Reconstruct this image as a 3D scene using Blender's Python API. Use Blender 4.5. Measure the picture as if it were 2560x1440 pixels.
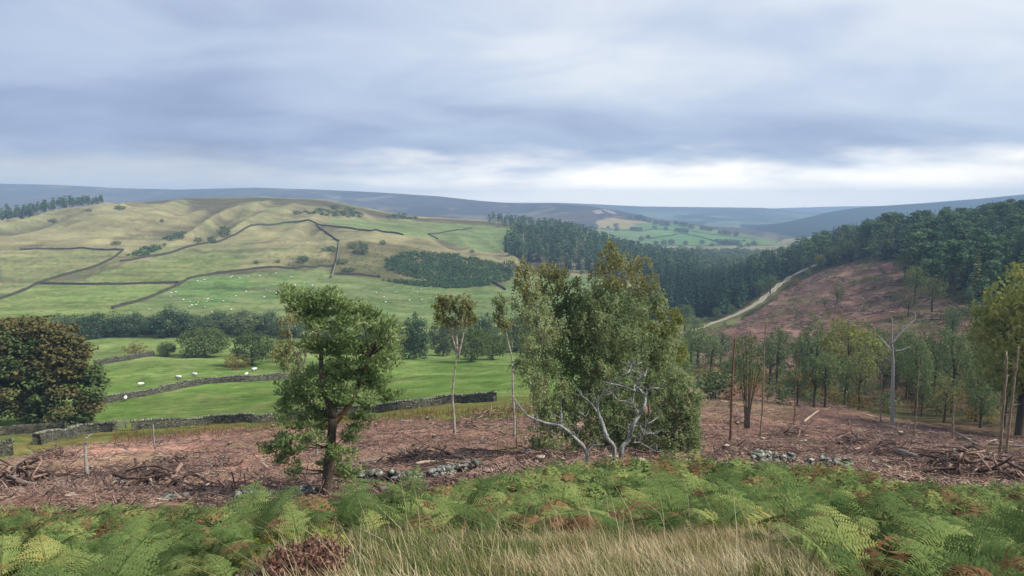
import bpy, math
import numpy as np
from mathutils import Vector

# ------------------------------------------------------------------ scene, camera, sky, sun, exposure
sc = bpy.context.scene
for o in list(bpy.data.objects):
    bpy.data.objects.remove(o)
COL = sc.collection
F = 1862.0                                  # focal length in photo pixels (2560 wide)
ALPHA = math.atan(208.0 / F)                # camera looks down this far
EXPO = 1.9
CLOUD_AT = (7.4, 2.2, 0)
cam_d = bpy.data.cameras.new('camera')
cam_d.sensor_width = 36.0
cam_d.lens = 36.0 * F / 2560.0
cam_d.clip_start = 0.1
cam_d.clip_end = 60000.0
cam = bpy.data.objects.new('camera', cam_d)
COL.objects.link(cam)
cam.location = (0, 0, 0)
cam.rotation_euler = (math.pi / 2 - ALPHA, 0, 0)
sc.camera = cam

SUN_AZ = math.radians(105)                  # to the right of the view direction
SUN_EL = math.radians(43)
world = bpy.data.worlds.new('World')
sc.world = world
world.use_nodes = True
wt = world.node_tree
wt.nodes.clear()


def nd(tree, kind, **kw):
    n = tree.nodes.new(kind)
    for k, v in kw.items():
        if k.startswith('i_'):
            key = k[2:]
            key = int(key) if key.isdigit() else key.replace('__', ' ')
            n.inputs[key].default_value = v
        else:
            setattr(n, k, v)
    return n


def math_node(tree, op, a, b=None, clamp=False):
    n = tree.nodes.new('ShaderNodeMath')
    n.operation = op
    n.use_clamp = clamp
    for k, v in ((0, a), (1, b)):
        if v is None:
            continue
        if hasattr(v, 'links'):
            tree.links.new(v, n.inputs[k])
        else:
            n.inputs[k].default_value = v
    return n.outputs[0]


def maprange(tree, v, a, b, c, d, smooth=True):
    n = tree.nodes.new('ShaderNodeMapRange')
    n.interpolation_type = 'SMOOTHSTEP' if smooth else 'LINEAR'
    tree.links.new(v, n.inputs['Value'])
    n.inputs['From Min'].default_value = a
    n.inputs['From Max'].default_value = b
    n.inputs['To Min'].default_value = c
    n.inputs['To Max'].default_value = d
    return n.outputs['Result']


def mixrgb(tree, fac, a, b, mode='MIX'):
    n = tree.nodes.new('ShaderNodeMix')
    n.data_type = 'RGBA'
    n.blend_type = mode
    for sock, v in ((n.inputs['Factor'], fac), (n.inputs['A'], a), (n.inputs['B'], b)):
        pass
    ins = {'f': n.inputs[0], 'a': n.inputs[6], 'b': n.inputs[7]}
    for k, v in (('f', fac), ('a', a), ('b', b)):
        if hasattr(v, 'links'):
            tree.links.new(v, ins[k])
        elif k == 'f':
            ins[k].default_value = v
        else:
            ins[k].default_value = (v[0], v[1], v[2], 1)
    return n.outputs[2]


def lin(r, g, b):
    def f(c):
        c /= 255.0
        return c / 12.92 if c <= 0.04045 else ((c + 0.055) / 1.055) ** 2.4
    return (f(r), f(g), f(b))


def ramp(tree, fac, stops):
    n = tree.nodes.new('ShaderNodeValToRGB')
    el = n.color_ramp.elements
    while len(el) < len(stops):
        el.new(0.5)
    for e, (p, c) in zip(el, stops):
        e.position = p
        e.color = (c[0], c[1], c[2], 1)
    if hasattr(fac, 'links'):
        tree.links.new(fac, n.inputs[0])
    return n.outputs[0]


def build_world():
    t = wt
    L = t.links.new
    sky = nd(t, 'ShaderNodeTexSky', sky_type='NISHITA', sun_disc=False,
             sun_elevation=SUN_EL, sun_rotation=SUN_AZ, altitude=250.0)
    tc = nd(t, 'ShaderNodeTexCoord')
    sep = nd(t, 'ShaderNodeSeparateXYZ')
    L(tc.outputs['Generated'], sep.inputs[0])
    z = math_node(t, 'MAXIMUM', sep.outputs[2], 0.0)
    zc = math_node(t, 'ADD', z, 0.17)
    px = math_node(t, 'DIVIDE', sep.outputs[0], zc)
    py = math_node(t, 'DIVIDE', sep.outputs[1], zc)
    cmb = nd(t, 'ShaderNodeCombineXYZ')
    L(px, cmb.inputs[0]); L(py, cmb.inputs[1])
    # a cloud deck seen in perspective: broad masses, rolls and torn edges
    mp = nd(t, 'ShaderNodeMapping')
    mp.inputs['Location'].default_value = CLOUD_AT
    mp.inputs['Rotation'].default_value = (0, 0, math.radians(-24))
    mp.inputs['Scale'].default_value = (0.50, 0.62, 1)
    L(cmb.outputs[0], mp.inputs[0])
    n1 = nd(t, 'ShaderNodeTexNoise', i_Scale=0.8, i_Detail=2.0, i_Roughness=0.5, i_Distortion=0.3)
    L(mp.outputs[0], n1.inputs['Vector'])
    n2 = nd(t, 'ShaderNodeTexNoise', i_Scale=2.5, i_Detail=4.0, i_Roughness=0.5, i_Distortion=0.4)
    L(mp.outputs[0], n2.inputs['Vector'])
    a = math_node(t, 'MULTIPLY', n1.outputs[0], 0.5)
    b = math_node(t, 'MULTIPLY', n2.outputs[0], 0.5)
    n = math_node(t, 'ADD', a, b)
    n = math_node(t, 'ADD', math_node(t, 'MULTIPLY', math_node(t, 'SUBTRACT', n, 0.5), 1.35), 0.5)
    # brighter where the hidden sun stands behind the deck
    sd = nd(t, 'ShaderNodeVectorMath', operation='DOT_PRODUCT')
    g_az, g_el = math.radians(14), math.radians(9)
    sd.inputs[1].default_value = (math.sin(g_az) * math.cos(g_el), math.cos(g_az) * math.cos(g_el), math.sin(g_el))
    L(tc.outputs['Generated'], sd.inputs[0])
    glow = maprange(t, sd.outputs['Value'], 0.80, 1.0, 0.0, 1.0)
    n = math_node(t, 'ADD', n, math_node(t, 'MULTIPLY', glow, 0.20))
    # thicker and darker low down, thinner overhead
    low = maprange(t, z, 0.05, 0.30, -0.12, 0.05)
    n = math_node(t, 'ADD', n, low)
    k = 2.0 ** -EXPO
    def C(r, g, b, m=1.0):
        q = lin(r, g, b)
        return tuple(c * k * m for c in q)
    cloud = ramp(t, n, [(0.22, C(138, 148, 180)), (0.38, C(161, 173, 205)), (0.52, C(186, 199, 224)),
                        (0.66, C(206, 217, 236)), (0.82, C(236, 241, 248))])
    # the bright gap below the deck, ragged at its upper edge
    mp2 = nd(t, 'ShaderNodeMapping')
    mp2.inputs['Scale'].default_value = (4.0, 4.0, 16.0)
    L(tc.outputs['Generated'], mp2.inputs[0])
    n3 = nd(t, 'ShaderNodeTexNoise', i_Scale=1.6, i_Detail=3.0, i_Roughness=0.58)
    L(mp2.outputs[0], n3.inputs['Vector'])
    edge = math_node(t, 'ADD', z, math_node(t, 'MULTIPLY', math_node(t, 'SUBTRACT', n3.outputs[0], 0.5), 0.08))
    gap = maprange(t, edge, 0.010, 0.076, 0.95, 0.0)
    gcol = mixrgb(t, glow, C(242, 236, 226), C(255, 242, 218, 2.7))
    col = mixrgb(t, gap, cloud, gcol)
    # a little clear sky light behind thin cloud
    skyc = mixrgb(t, 1.0, sky.outputs[0], (0.06, 0.06, 0.06), 'MULTIPLY')
    col = mixrgb(t, 0.06, col, skyc)
    # below the horizon: dull land far away
    below = maprange(t, sep.outputs[2], -0.02, 0.0, 1.0, 0.0)
    col = mixrgb(t, below, col, (0.075, 0.08, 0.06))
    bg = nd(t, 'ShaderNodeBackground', i_Strength=1.0)
    L(col, bg.inputs[0])
    out = nd(t, 'ShaderNodeOutputWorld')
    L(bg.outputs[0], out.inputs[0])


build_world()
world.cycles.sampling_method = 'MANUAL'
world.cycles.sample_map_resolution = 512

sun_d = bpy.data.lights.new('sun', 'SUN')
sun_d.energy = 1.5
sun_d.angle = math.radians(13)
sun_d.color = (1.0, 0.955, 0.88)
sun = bpy.data.objects.new('sun', sun_d)
COL.objects.link(sun)
sdir = Vector((math.sin(SUN_AZ) * math.cos(SUN_EL), math.cos(SUN_AZ) * math.cos(SUN_EL), math.sin(SUN_EL)))
sun.rotation_euler = sdir.to_track_quat('Z', 'Y').to_euler()
sun.location = (0, 0, 60)

sc.render.engine = 'CYCLES'
sc.view_settings.view_transform = 'Standard'
sc.view_settings.look = 'None'
sc.view_settings.exposure = EXPO
sc.view_settings.gamma = 1.0
sc.view_settings.use_curve_mapping = False
sc.cycles.use_denoising = True
sc.cycles.max_bounces = 4
sc.cycles.diffuse_bounces = 2
sc.cycles.transmission_bounces = 3
sc.cycles.volume_bounces = 0
sc.cycles.caustics_reflective = False
sc.cycles.caustics_refractive = False
sc.cycles.sample_clamp_indirect = 4.0

ILL = 1.55                                   # picture value of a white card lying in this light


def alb(r, g, b, m=1.0):
    q = lin(r, g, b)
    return tuple(min(0.8, c * m / ILL) for c in q)


# ------------------------------------------------------------------ numbers: noise, projection, terrain field
def hash2(ix, iy, seed):
    h = (ix.astype(np.int64) * 374761393 + iy.astype(np.int64) * 668265263 + seed * 974711) & 0x7fffffff
    h = ((h ^ (h >> 13)) * 1274126177) & 0x7fffffff
    h = (h ^ (h >> 16)) & 0xffff
    return h / 65535.0


def vnoise(x, y, seed=0):
    x = np.asarray(x, float); y = np.asarray(y, float)
    ix = np.floor(x); iy = np.floor(y)
    fx = x - ix; fy = y - iy
    fx = fx * fx * fx * (fx * (fx * 6 - 15) + 10); fy = fy * fy * fy * (fy * (fy * 6 - 15) + 10)
    a = hash2(ix, iy, seed); b = hash2(ix + 1, iy, seed)
    c = hash2(ix, iy + 1, seed); d = hash2(ix + 1, iy + 1, seed)
    return (a + (b - a) * fx) * (1 - fy) + (c + (d - c) * fx) * fy


def fbm(x, y, seed=0, oct=4):
    s = 0; a = 0.5; t = 0
    for k in range(oct):
        s = s + a * vnoise(x * 2 ** k, y * 2 ** k, seed + 17 * k); t += a; a *= 0.5
    return s / t


def sstep(x, a, b):
    t = np.clip((np.asarray(x, float) - a) / (b - a), 0, 1)
    return t * t * (3 - 2 * t)


SA, CA = math.sin(ALPHA), math.cos(ALPHA)


def ray(px, py):
    """direction (az = x/y, te = z/y) of a photo pixel"""
    cx = (np.asarray(px, float) - 1280.0) / F
    cz = -(np.asarray(py, float) - 720.0) / F
    y = CA + SA * cz
    return cx / y, (-SA + CA * cz) / y


def project(x, y, z):
    """photo pixel of a world point"""
    fwd = y * CA - z * SA
    up = y * SA + z * CA
    return 1280.0 + F * x / fwd, 720.0 - F * up / fwd


def te_of(py):
    return ray(0, py)[1]


# ground rows seen down a set of picture columns: (forward distance, picture row)
NEAR_MID = [(1.4, 2300.0), (2.4, 1640.0), (3.3, 1462.0), (5.0, 1352.0), (6.2, 1412.0)]
NEAR_LEFT = [(1.4, 2300.0), (2.4, 2000.0), (4.0, 1690.0), (6.0, 1545.0)]
NEAR_RIGHT = [(1.4, 2300.0), (2.4, 1900.0), (4.0, 1610.0), (6.0, 1520.0)]
COLS = {
 -900: [(8, 1489), (14, 1368), (22, 1316), (28, 1245), (60, 1165), (100, 1080), (150, 990), (210, 905), (290, 850), (370, 780), (440, 742), (500, 700), (620, 640), (760, 600), (850, 585), (1000, 580), (1200, 580), (1400, 590)],
 0:    [(8, 1489), (14, 1368), (22, 1316), (28, 1243), (60, 1160), (85, 1104), (110, 1070), (150, 985), (210, 905), (290, 850), (370, 782), (440, 742), (490, 702), (620, 622), (760, 578), (850, 562), (950, 560), (1150, 572), (1400, 590)],
 220:  [(8, 1489), (14, 1368), (22, 1316), (28, 1243), (60, 1155), (90, 1092), (110, 1062), (150, 985), (210, 903), (290, 851), (370, 782), (440, 738), (500, 695), (640, 620), (780, 562), (930, 516), (985, 508), (1150, 540), (1400, 585)],
 400:  [(8, 1489), (14, 1368), (22, 1316), (28, 1243), (60, 1150), (85, 1092), (105, 1068), (150, 972), (210, 893), (290, 850), (350, 795), (420, 755), (500, 700), (560, 662), (700, 600), (850, 545), (1000, 497), (1060, 492), (1250, 530), (1400, 580)],
 640:  [(8, 1450), (14, 1362), (22, 1316), (28, 1243), (60, 1145), (85, 1085), (105, 1058), (150, 962), (210, 900), (290, 852), (350, 797), (420, 758), (520, 684), (600, 637), (720, 590), (850, 550), (1000, 500), (1080, 478), (1250, 515), (1400, 570)],
 820:  [(9, 1385), (14, 1345), (22, 1312), (28, 1243), (60, 1140), (85, 1075), (105, 1044), (160, 952), (210, 905), (290, 860), (350, 800), (430, 752), (540, 671), (640, 622), (760, 578), (900, 535), (1050, 500), (1100, 493), (1300, 530), (1400, 570)],
 1000: [(9, 1378), (14, 1322), (22, 1292), (28, 1215), (60, 1115), (85, 1055), (105, 1025), (160, 945), (210, 900), (290, 868), (350, 812), (430, 768), (520, 702), (620, 642), (720, 596), (770, 588), (820, 592), (950, 556), (1080, 531), (1120, 530), (1300, 560), (1400, 585)],
 1200: [(9, 1365), (14, 1290), (20, 1245), (28, 1190), (60, 1090), (85, 1032), (105, 1003), (150, 950), (205, 905), (290, 866), (350, 820), (430, 775), (520, 716), (600, 675), (690, 636), (760, 626), (820, 618), (920, 592), (1050, 552), (1110, 546), (1250, 560), (1400, 590)],
 1400: [(9, 1360), (14, 1270), (20, 1215), (28, 1172), (60, 1090), (100, 1003), (150, 940), (205, 905), (290, 868), (360, 825), (450, 775), (560, 722), (640, 692), (680, 672), (780, 625), (900, 588), (980, 568), (1100, 572), (1250, 590), (1400, 600)],
 1600: [(9, 1358), (14, 1265), (20, 1210), (28, 1165), (60, 1092), (100, 1003), (150, 935), (250, 872), (360, 822), (420, 790), (500, 752), (600, 715), (680, 692), (780, 668), (900, 640), (1000, 632), (1150, 636), (1400, 640)],
 1800: [(9, 1355), (14, 1265), (20, 1208), (28, 1170), (55, 1112), (100, 1012), (150, 940), (185, 936), (230, 900), (290, 860), (350, 815), (400, 782), (480, 752), (560, 728), (700, 700), (900, 670), (1100, 655), (1400, 636)],
 1950: [(9, 1355), (14, 1268), (20, 1212), (28, 1180), (50, 1132), (95, 1032), (130, 985), (170, 975), (220, 900), (270, 845), (330, 800), (400, 752), (470, 712), (520, 698), (600, 680), (750, 665), (1000, 660), (1400, 640)],
 2100: [(9, 1358), (14, 1275), (20, 1220), (28, 1195), (50, 1142), (85, 1052), (115, 1015), (150, 1002), (200, 895), (250, 838), (320, 762), (400, 695), (460, 660), (540, 640), (640, 618), (800, 618), (1000, 635), (1400, 645)],
 2300: [(8, 1471), (14, 1320), (20, 1264), (28, 1215), (45, 1158), (75, 1082), (95, 1056), (130, 1035), (165, 930), (200, 862), (240, 788), (270, 748), (330, 692), (450, 608), (560, 588), (700, 585), (1000, 610), (1400, 645)],
 2560: [(8, 1471), (14, 1320), (20, 1264), (28, 1228), (45, 1162), (65, 1112), (80, 1094), (110, 1060), (140, 960), (170, 878), (200, 790), (260, 708), (400, 592), (480, 570), (600, 568), (1000, 600), (1400, 645)],
 3500: [(8, 1471), (14, 1320), (20, 1264), (28, 1232), (45, 1165), (65, 1110), (80, 1085), (110, 1040), (140, 920), (170, 820), (200, 700), (260, 610), (400, 500), (480, 490), (600, 500), (1000, 560), (1400, 640)],
}
AZ = np.linspace(-1.05, 1.05, 480)
DG = np.concatenate([np.exp(np.linspace(math.log(1.5), math.log(1330.0), 520)), np.exp(np.linspace(math.log(1350.0), math.log(15000.0), 40))])
LG = np.log(DG)


def gauss_smooth(a, sig, axis):
    r = int(3 * sig) + 1
    k = np.exp(-0.5 * (np.arange(-r, r + 1) / sig) ** 2); k /= k.sum()
    pad = [(0, 0), (0, 0)]; pad[axis] = (r, r)
    b = np.pad(a, pad, mode='edge')
    return np.apply_along_axis(lambda v: np.convolve(v, k, mode='valid'), axis, b)


def make_field():
    pxs = sorted(COLS)
    prof = []
    for p in pxs:
        pts = (NEAR_LEFT if p < 600 else NEAR_RIGHT if p > 2250 else NEAR_MID) + COLS[p]
        d = np.log([q[0] for q in pts])
        t = np.array([float(te_of(q[1])) for q in pts])
        last = t[-1] * pts[-1][0]
        T = np.interp(LG, d, t)
        far = DG > 1400
        zf = last + (-92 - last) * sstep(DG, 1400, 1800)
        T[far] = (zf / DG)[far]
        prof.append(T)
    prof = np.array(prof)
    prof = gauss_smooth(prof, 4.3, 1)
    azs = (np.array(pxs) - 1280.0) / F
    G = np.empty((len(AZ), len(DG)))
    # smooth (Hermite) interpolation from column to column
    for i, a in enumerate(AZ):
        k = int(np.clip(np.searchsorted(azs, a) - 1, 0, len(azs) - 2))
        u = np.clip((a - azs[k]) / (azs[k + 1] - azs[k]), 0, 1)
        w = u * u * (3 - 2 * u) * 0.5 + u * 0.5
        G[i] = prof[k] * (1 - w) + prof[k + 1] * w
    G = gauss_smooth(G, 5.5, 0)
    X = AZ[:, None] * DG[None, :]
    Y = np.broadcast_to(DG[None, :], X.shape)
    pxg, pyg = project(X, Y, G * Y)
    Z = G * Y
    # relief
    fore = 1 - sstep(Y, 20, 30)
    Z = Z + fore * (fbm(X / 1.3, Y / 1.3, 3) - 0.5) * 0.18 * sstep(Y, 2, 6)
    brash = sstep(Y, 26, 34) * (1 - sstep(Y, 95, 125))
    Z = Z + brash * ((fbm(X / 2.2, Y / 2.2, 5) - 0.5) * 0.7 + (fbm(X / 7, Y / 7, 8) - 0.5) * 0.8)
    fields = sstep(Y, 110, 150) * (1 - sstep(Y, 430, 500))
    Z = Z + fields * (fbm(X / 16, Y / 22, 9) - 0.5) * 1.6
    clear = sstep(Y, 200, 240) * (1 - sstep(Y, 480, 520)) * sstep(X / Y, 0.3, 0.36)
    Z = Z + clear * ((fbm(X / 5, Y / 7, 12) - 0.5) * 2.6 + (fbm(X / 18, Y / 9, 14) - 0.5) * 3.0)
    # downhill gullies and spurs of the grassy hill
    hill = sstep(Y, 480, 600) * (1 - sstep(Y, 900, 1060)) * (1 - sstep(X / Y, -0.02, 0.08))
    gx = (X + 0.17 * Y + 26 * (fbm(X / 90, Y / 140, 21) - 0.5))
    r1 = 1 - np.abs(2 * vnoise(gx / 34, Y / 260, 31) - 1)
    r2 = 1 - np.abs(2 * vnoise(gx / 15 + 9, Y / 130, 33) - 1)
    left = (1 - sstep(X / Y, -0.36, -0.26)) * sstep(Y, 700, 780)
    calm = 1 - 0.75 * (1 - sstep(X / Y, -0.52, -0.42)) * (1 - sstep(Y, 690, 780))
    Z = Z + hill * calm * ((r1 - 0.55) * (6.0 + 6.5 * left) + (r2 - 0.5) * (1.8 + 2.6 * left) + (fbm(X / 30, Y / 40, 35) - 0.5) * 2.5)
    rest = sstep(Y, 480, 600) * (1 - sstep(Y, 1250, 1330)) * (1 - hill)
    Z = Z + rest * (fbm(X / 45, Y / 60, 41) - 0.5) * 6
    GULLY_ = hill * (0.7 * r1 + 0.3 * r2)
    globals()['GULLY_MAP'] = GULLY_
    return Z / Y, X, Y, Z


TE, GX, GY, GZ = make_field()


def col_profile(az):
    f = (az - AZ[0]) / (AZ[1] - AZ[0])
    i = int(np.clip(math.floor(f), 0, len(AZ) - 2))
    u = min(max(f - i, 0), 1)
    return TE[i] * (1 - u) + TE[i + 1] * u


def hit(px, py, dmin=4.0, dmax=1400.0):
    """first ground point that the line of sight of a photo pixel meets beyond dmin"""
    az, te = ray(px, py)
    az = float(az); te = float(te)
    p = col_profile(az)
    j = int(np.searchsorted(DG, dmin))
    jm = int(np.searchsorted(DG, dmax))
    seg = p[j:jm]
    k = np.argmax(seg >= te)
    if seg[k] < te:
        k = int(np.argmax(seg))
        d = DG[j + k]
    elif k == 0:
        d = DG[j]
    else:
        a, b = seg[k - 1], seg[k]
        u = (te - a) / (b - a) if b != a else 0
        d = DG[j + k - 1] * (1 - u) + DG[j + k] * u
    return np.array([az * d, d, float(np.interp(math.log(d), LG, p)) * d])


def ground(x, y):
    """terrain height under world (x, y); arrays allowed"""
    x = np.asarray(x, float); y = np.asarray(y, float)
    fa = np.clip((x / y - AZ[0]) / (AZ[1] - AZ[0]), 0, len(AZ) - 1.001)
    fd = np.clip(np.interp(np.log(y), LG, np.arange(len(LG))), 0, len(LG) - 1.001)
    i = fa.astype(int); j = fd.astype(int); u = fa - i; v = fd - j
    t = (TE[i, j] * (1 - u) * (1 - v) + TE[i + 1, j] * u * (1 - v) + TE[i, j + 1] * (1 - u) * v + TE[i + 1, j + 1] * u * v)
    return t * y


def at(px, D):
    """world ground point in picture column px at forward distance D"""
    x = (px - 1280.0) / F * D
    for _ in range(3):                       # columns lean a little with the camera's pitch
        z = float(ground(x, D))
        x = (px - 1280.0) / F * (D * CA - z * SA)
    return np.array([x, D, float(ground(x, D))])


def at_pix(px, py, D):
    """world point of a photo pixel at forward distance D"""
    az, te = ray(px, py)
    return np.array([float(az) * D, D, float(te) * D])


def inpoly(px, py, poly):
    px = np.asarray(px); py = np.asarray(py)
    r = np.zeros(px.shape, bool)
    n = len(poly)
    for i in range(n):
        x1, y1 = poly[i]; x2, y2 = poly[(i + 1) % n]
        if y1 == y2:
            continue
        c = ((y1 > py) != (y2 > py)) & (px < (x2 - x1) * (py - y1) / (y2 - y1) + x1)
        r ^= c
    return r


# ------------------------------------------------------------------ objects
def make_mesh(name, verts, quads=None, tris=None, mats=(), smooth=False, qmat=None, tmat=None):
    me = bpy.data.meshes.new(name)
    verts = np.asarray(verts, np.float32)
    nq = 0 if quads is None else len(quads)
    nt = 0 if tris is None else len(tris)
    me.vertices.add(len(verts))
    me.vertices.foreach_set('co', verts.ravel())
    loops = []
    if nq: loops.append(np.asarray(quads, np.int32).ravel())
    if nt: loops.append(np.asarray(tris, np.int32).ravel())
    lv = np.concatenate(loops) if loops else np.zeros(0, np.int32)
    me.loops.add(len(lv))
    me.loops.foreach_set('vertex_index', lv)
    st = np.concatenate([np.arange(nq) * 4, nq * 4 + np.arange(nt) * 3]).astype(np.int32)
    me.polygons.add(nq + nt)
    me.polygons.foreach_set('loop_start', st)
    if smooth:
        me.polygons.foreach_set('use_smooth', np.ones(nq + nt, bool))
    for m in mats:
        me.materials.append(m)
    if qmat is not None or tmat is not None:
        mi = np.concatenate([np.zeros(nq, np.int32) if qmat is None else np.asarray(qmat, np.int32),
                             np.zeros(nt, np.int32) if tmat is None else np.asarray(tmat, np.int32)])
        me.polygons.foreach_set('material_index', mi)
    me.update(calc_edges=True)
    return me


def attr(me, name, data, kind='FLOAT', domain='POINT'):
    a = me.attributes.new(name, kind, domain)
    if kind == 'FLOAT':
        a.data.foreach_set('value', np.asarray(data, np.float32).ravel())
    else:
        d = np.asarray(data, np.float32)
        if d.shape[1] == 3:
            d = np.concatenate([d, np.ones((len(d), 1), np.float32)], 1)
        a.data.foreach_set('color', d.ravel())


def link(name, data, parent=None, loc=None, rotz=None, scale=None, kind=None, label=None, cat=None, group=None):
    o = bpy.data.objects.new(name, data)
    COL.objects.link(o)
    if parent is not None:
        o.parent = parent
    if loc is not None:
        o.location = tuple(float(c) for c in loc)
    if rotz is not None:
        o.rotation_euler = (0, 0, float(rotz)) if not hasattr(rotz, '__len__') else tuple(float(c) for c in rotz)
    if scale is not None:
        o.scale = (scale,) * 3 if not hasattr(scale, '__len__') else tuple(float(c) for c in scale)
    if kind: o['kind'] = kind
    if label: o['label'] = label
    if cat: o['category'] = cat
    if group: o['group'] = group
    return o


def thing(name, label, cat, loc=(0, 0, 0), rotz=0.0, scale=None, group=None):
    o = link(name, None, None, loc, rotz, scale, None, label, cat, group)
    o.empty_display_size = 0.2
    return o


class Geo:
    """collects quads and triangles"""
    def __init__(self):
        self.v = []; self.q = []; self.t = []; self.n = 0; self.a = []

    def add(self, v, q=None, t=None, a=0.0):
        v = np.asarray(v, float).reshape(-1, 3)
        if q is not None and len(q): self.q.append(np.asarray(q, int).reshape(-1, 4) + self.n)
        if t is not None and len(t): self.t.append(np.asarray(t, int).reshape(-1, 3) + self.n)
        self.v.append(v); self.n += len(v)
        self.a.append(np.full(len(v), a) if np.isscalar(a) else np.asarray(a, float))
        return self

    def arrays(self):
        v = np.concatenate(self.v) if self.v else np.zeros((0, 3))
        q = np.concatenate(self.q) if self.q else None
        t = np.concatenate(self.t) if self.t else None
        return v, q, t

    def mesh(self, name, mat, smooth=False, tint=False):
        v, q, t = self.arrays()
        me = make_mesh(name, v, q, t, [mat] if mat else [], smooth)
        if tint:
            attr(me, 'tint', np.concatenate(self.a))
        return me


def tube(pts, rad, n=6, seed=None, cap=True):
    pts = np.asarray(pts, float); rad = np.broadcast_to(np.asarray(rad, float), (len(pts),))
    rng = np.random.default_rng(seed if seed is not None else 0)
    V = []; Q = []
    d = np.gradient(pts, axis=0)
    d /= np.linalg.norm(d, axis=1)[:, None] + 1e-9
    ref = np.array([0, 0, 1.0]) if abs(d[0][2]) < 0.9 else np.array([1.0, 0, 0])
    s = np.cross(d[0], ref); s /= np.linalg.norm(s)
    for i in range(len(pts)):
        s = s - d[i] * s.dot(d[i]); s /= np.linalg.norm(s) + 1e-9
        b = np.cross(d[i], s)
        a = np.linspace(0, 2 * np.pi, n, endpoint=False)
        w = rad[i] * (1 + (rng.uniform(-0.14, 0.14, n) if seed is not None else 0))
        V.append(pts[i] + (np.cos(a) * w)[:, None] * s + (np.sin(a) * w)[:, None] * b)
    V = np.concatenate(V)
    for i in range(len(pts) - 1):
        for k in range(n):
            Q.append((i * n + k, i * n + (k + 1) % n, (i + 1) * n + (k + 1) % n, (i + 1) * n + k))
    T = []
    if cap:
        c0 = len(V); V = np.concatenate([V, pts[:1], pts[-1:]])
        m = (len(pts) - 1) * n
        for k in range(n):
            T.append((c0, (k + 1) % n, k)); T.append((c0 + 1, m + k, m + (k + 1) % n))
    return V, Q, T


def spline(pts, k=4):
    """Catmull-Rom through points"""
    p = np.asarray(pts, float)
    if len(p) < 3:
        u = np.linspace(0, 1, k * (len(p) - 1) + 1)[:, None]
        return p[0] * (1 - u) + p[-1] * u
    q = np.concatenate([2 * p[:1] - p[1:2], p, 2 * p[-1:] - p[-2:-1]])
    out = []
    for i in range(len(p) - 1):
        a, b, c, d = q[i:i + 4]
        for u in np.linspace(0, 1, k, endpoint=False):
            out.append(0.5 * (2 * b + (c - a) * u + (2 * a - 5 * b + 4 * c - d) * u ** 2 + (3 * b - a - 3 * c + d) * u ** 3))
    out.append(p[-1])
    return np.array(out)


def unit(v):
    return v / (np.linalg.norm(v, axis=-1, keepdims=True) + 1e-9)


def leaves(c, d, nrm, L, W):
    """rhombic leaves: centre, long direction, face normal, length, width"""
    c = np.asarray(c, float); N = len(c)
    d = unit(np.asarray(d, float)); s = unit(np.cross(d, nrm))
    L = np.broadcast_to(np.asarray(L, float), (N,))[:, None]; W = np.broadcast_to(np.asarray(W, float), (N,))[:, None]
    V = np.stack([c - d * L / 2, c + s * W / 2 - d * L * 0.08, c + d * L / 2, c - s * W / 2 - d * L * 0.08], 1).reshape(-1, 3)
    Q = np.arange(4 * N).reshape(N, 4)
    return V, Q


# ------------------------------------------------------------------ materials
def new_mat(name):
    m = bpy.data.materials.new(name)
    m.use_nodes = True
    t = m.node_tree
    t.nodes.clear()
    return m, t


LEAF_GAIN = 1.55                             # a leaf is paler than the crown it helps to shade


def leaf_mat(name, cols, trans=0.28, obj_w=0.45, dead=None, patch=None):
    """foliage: each leaf takes a shade near its plant's own shade on the ramp"""
    m, t = new_mat(name)
    L = t.links.new
    geo = nd(t, 'ShaderNodeNewGeometry')
    oi = nd(t, 'ShaderNodeObjectInfo')
    at_ = nd(t, 'ShaderNodeAttribute', attribute_name='tint')
    f = math_node(t, 'FRACT', math_node(t, 'ADD', oi.outputs['Random'], at_.outputs['Fac']))
    v = math_node(t, 'ADD', math_node(t, 'MULTIPLY', f, obj_w), math_node(t, 'MULTIPLY', geo.outputs['Random Per Island'], 1 - obj_w))
    if patch:                                        # neighbouring leaves share a season
        pn = nd(t, 'ShaderNodeTexNoise', i_Scale=patch[0], i_Detail=2.0)
        L(geo.outputs['Position'], pn.inputs['Vector'])
        v = math_node(t, 'ADD', math_node(t, 'MULTIPLY', v, 1 - patch[1]), math_node(t, 'MULTIPLY', maprange(t, pn.outputs[0], 0.3, 0.7, 0, 1), patch[1]))
    c = ramp(t, v, [(i / (len(cols) - 1), tuple(min(0.6, k * LEAF_GAIN) for k in q)) for i, q in enumerate(cols)])
    if dead:
        k = math_node(t, 'GREATER_THAN', geo.outputs['Random Per Island'], 1 - dead[0])
        c = mixrgb(t, k, c, dead[1])
    df = nd(t, 'ShaderNodeBsdfDiffuse')
    tr = nd(t, 'ShaderNodeBsdfTranslucent')
    L(c, df.inputs[0]); L(c, tr.inputs[0])
    mx = nd(t, 'ShaderNodeMixShader', i_0=trans)
    L(df.outputs[0], mx.inputs[1]); L(tr.outputs[0], mx.inputs[2])
    out = nd(t, 'ShaderNodeOutputMaterial')
    L(mx.outputs[0], out.inputs[0])
    return m


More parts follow.
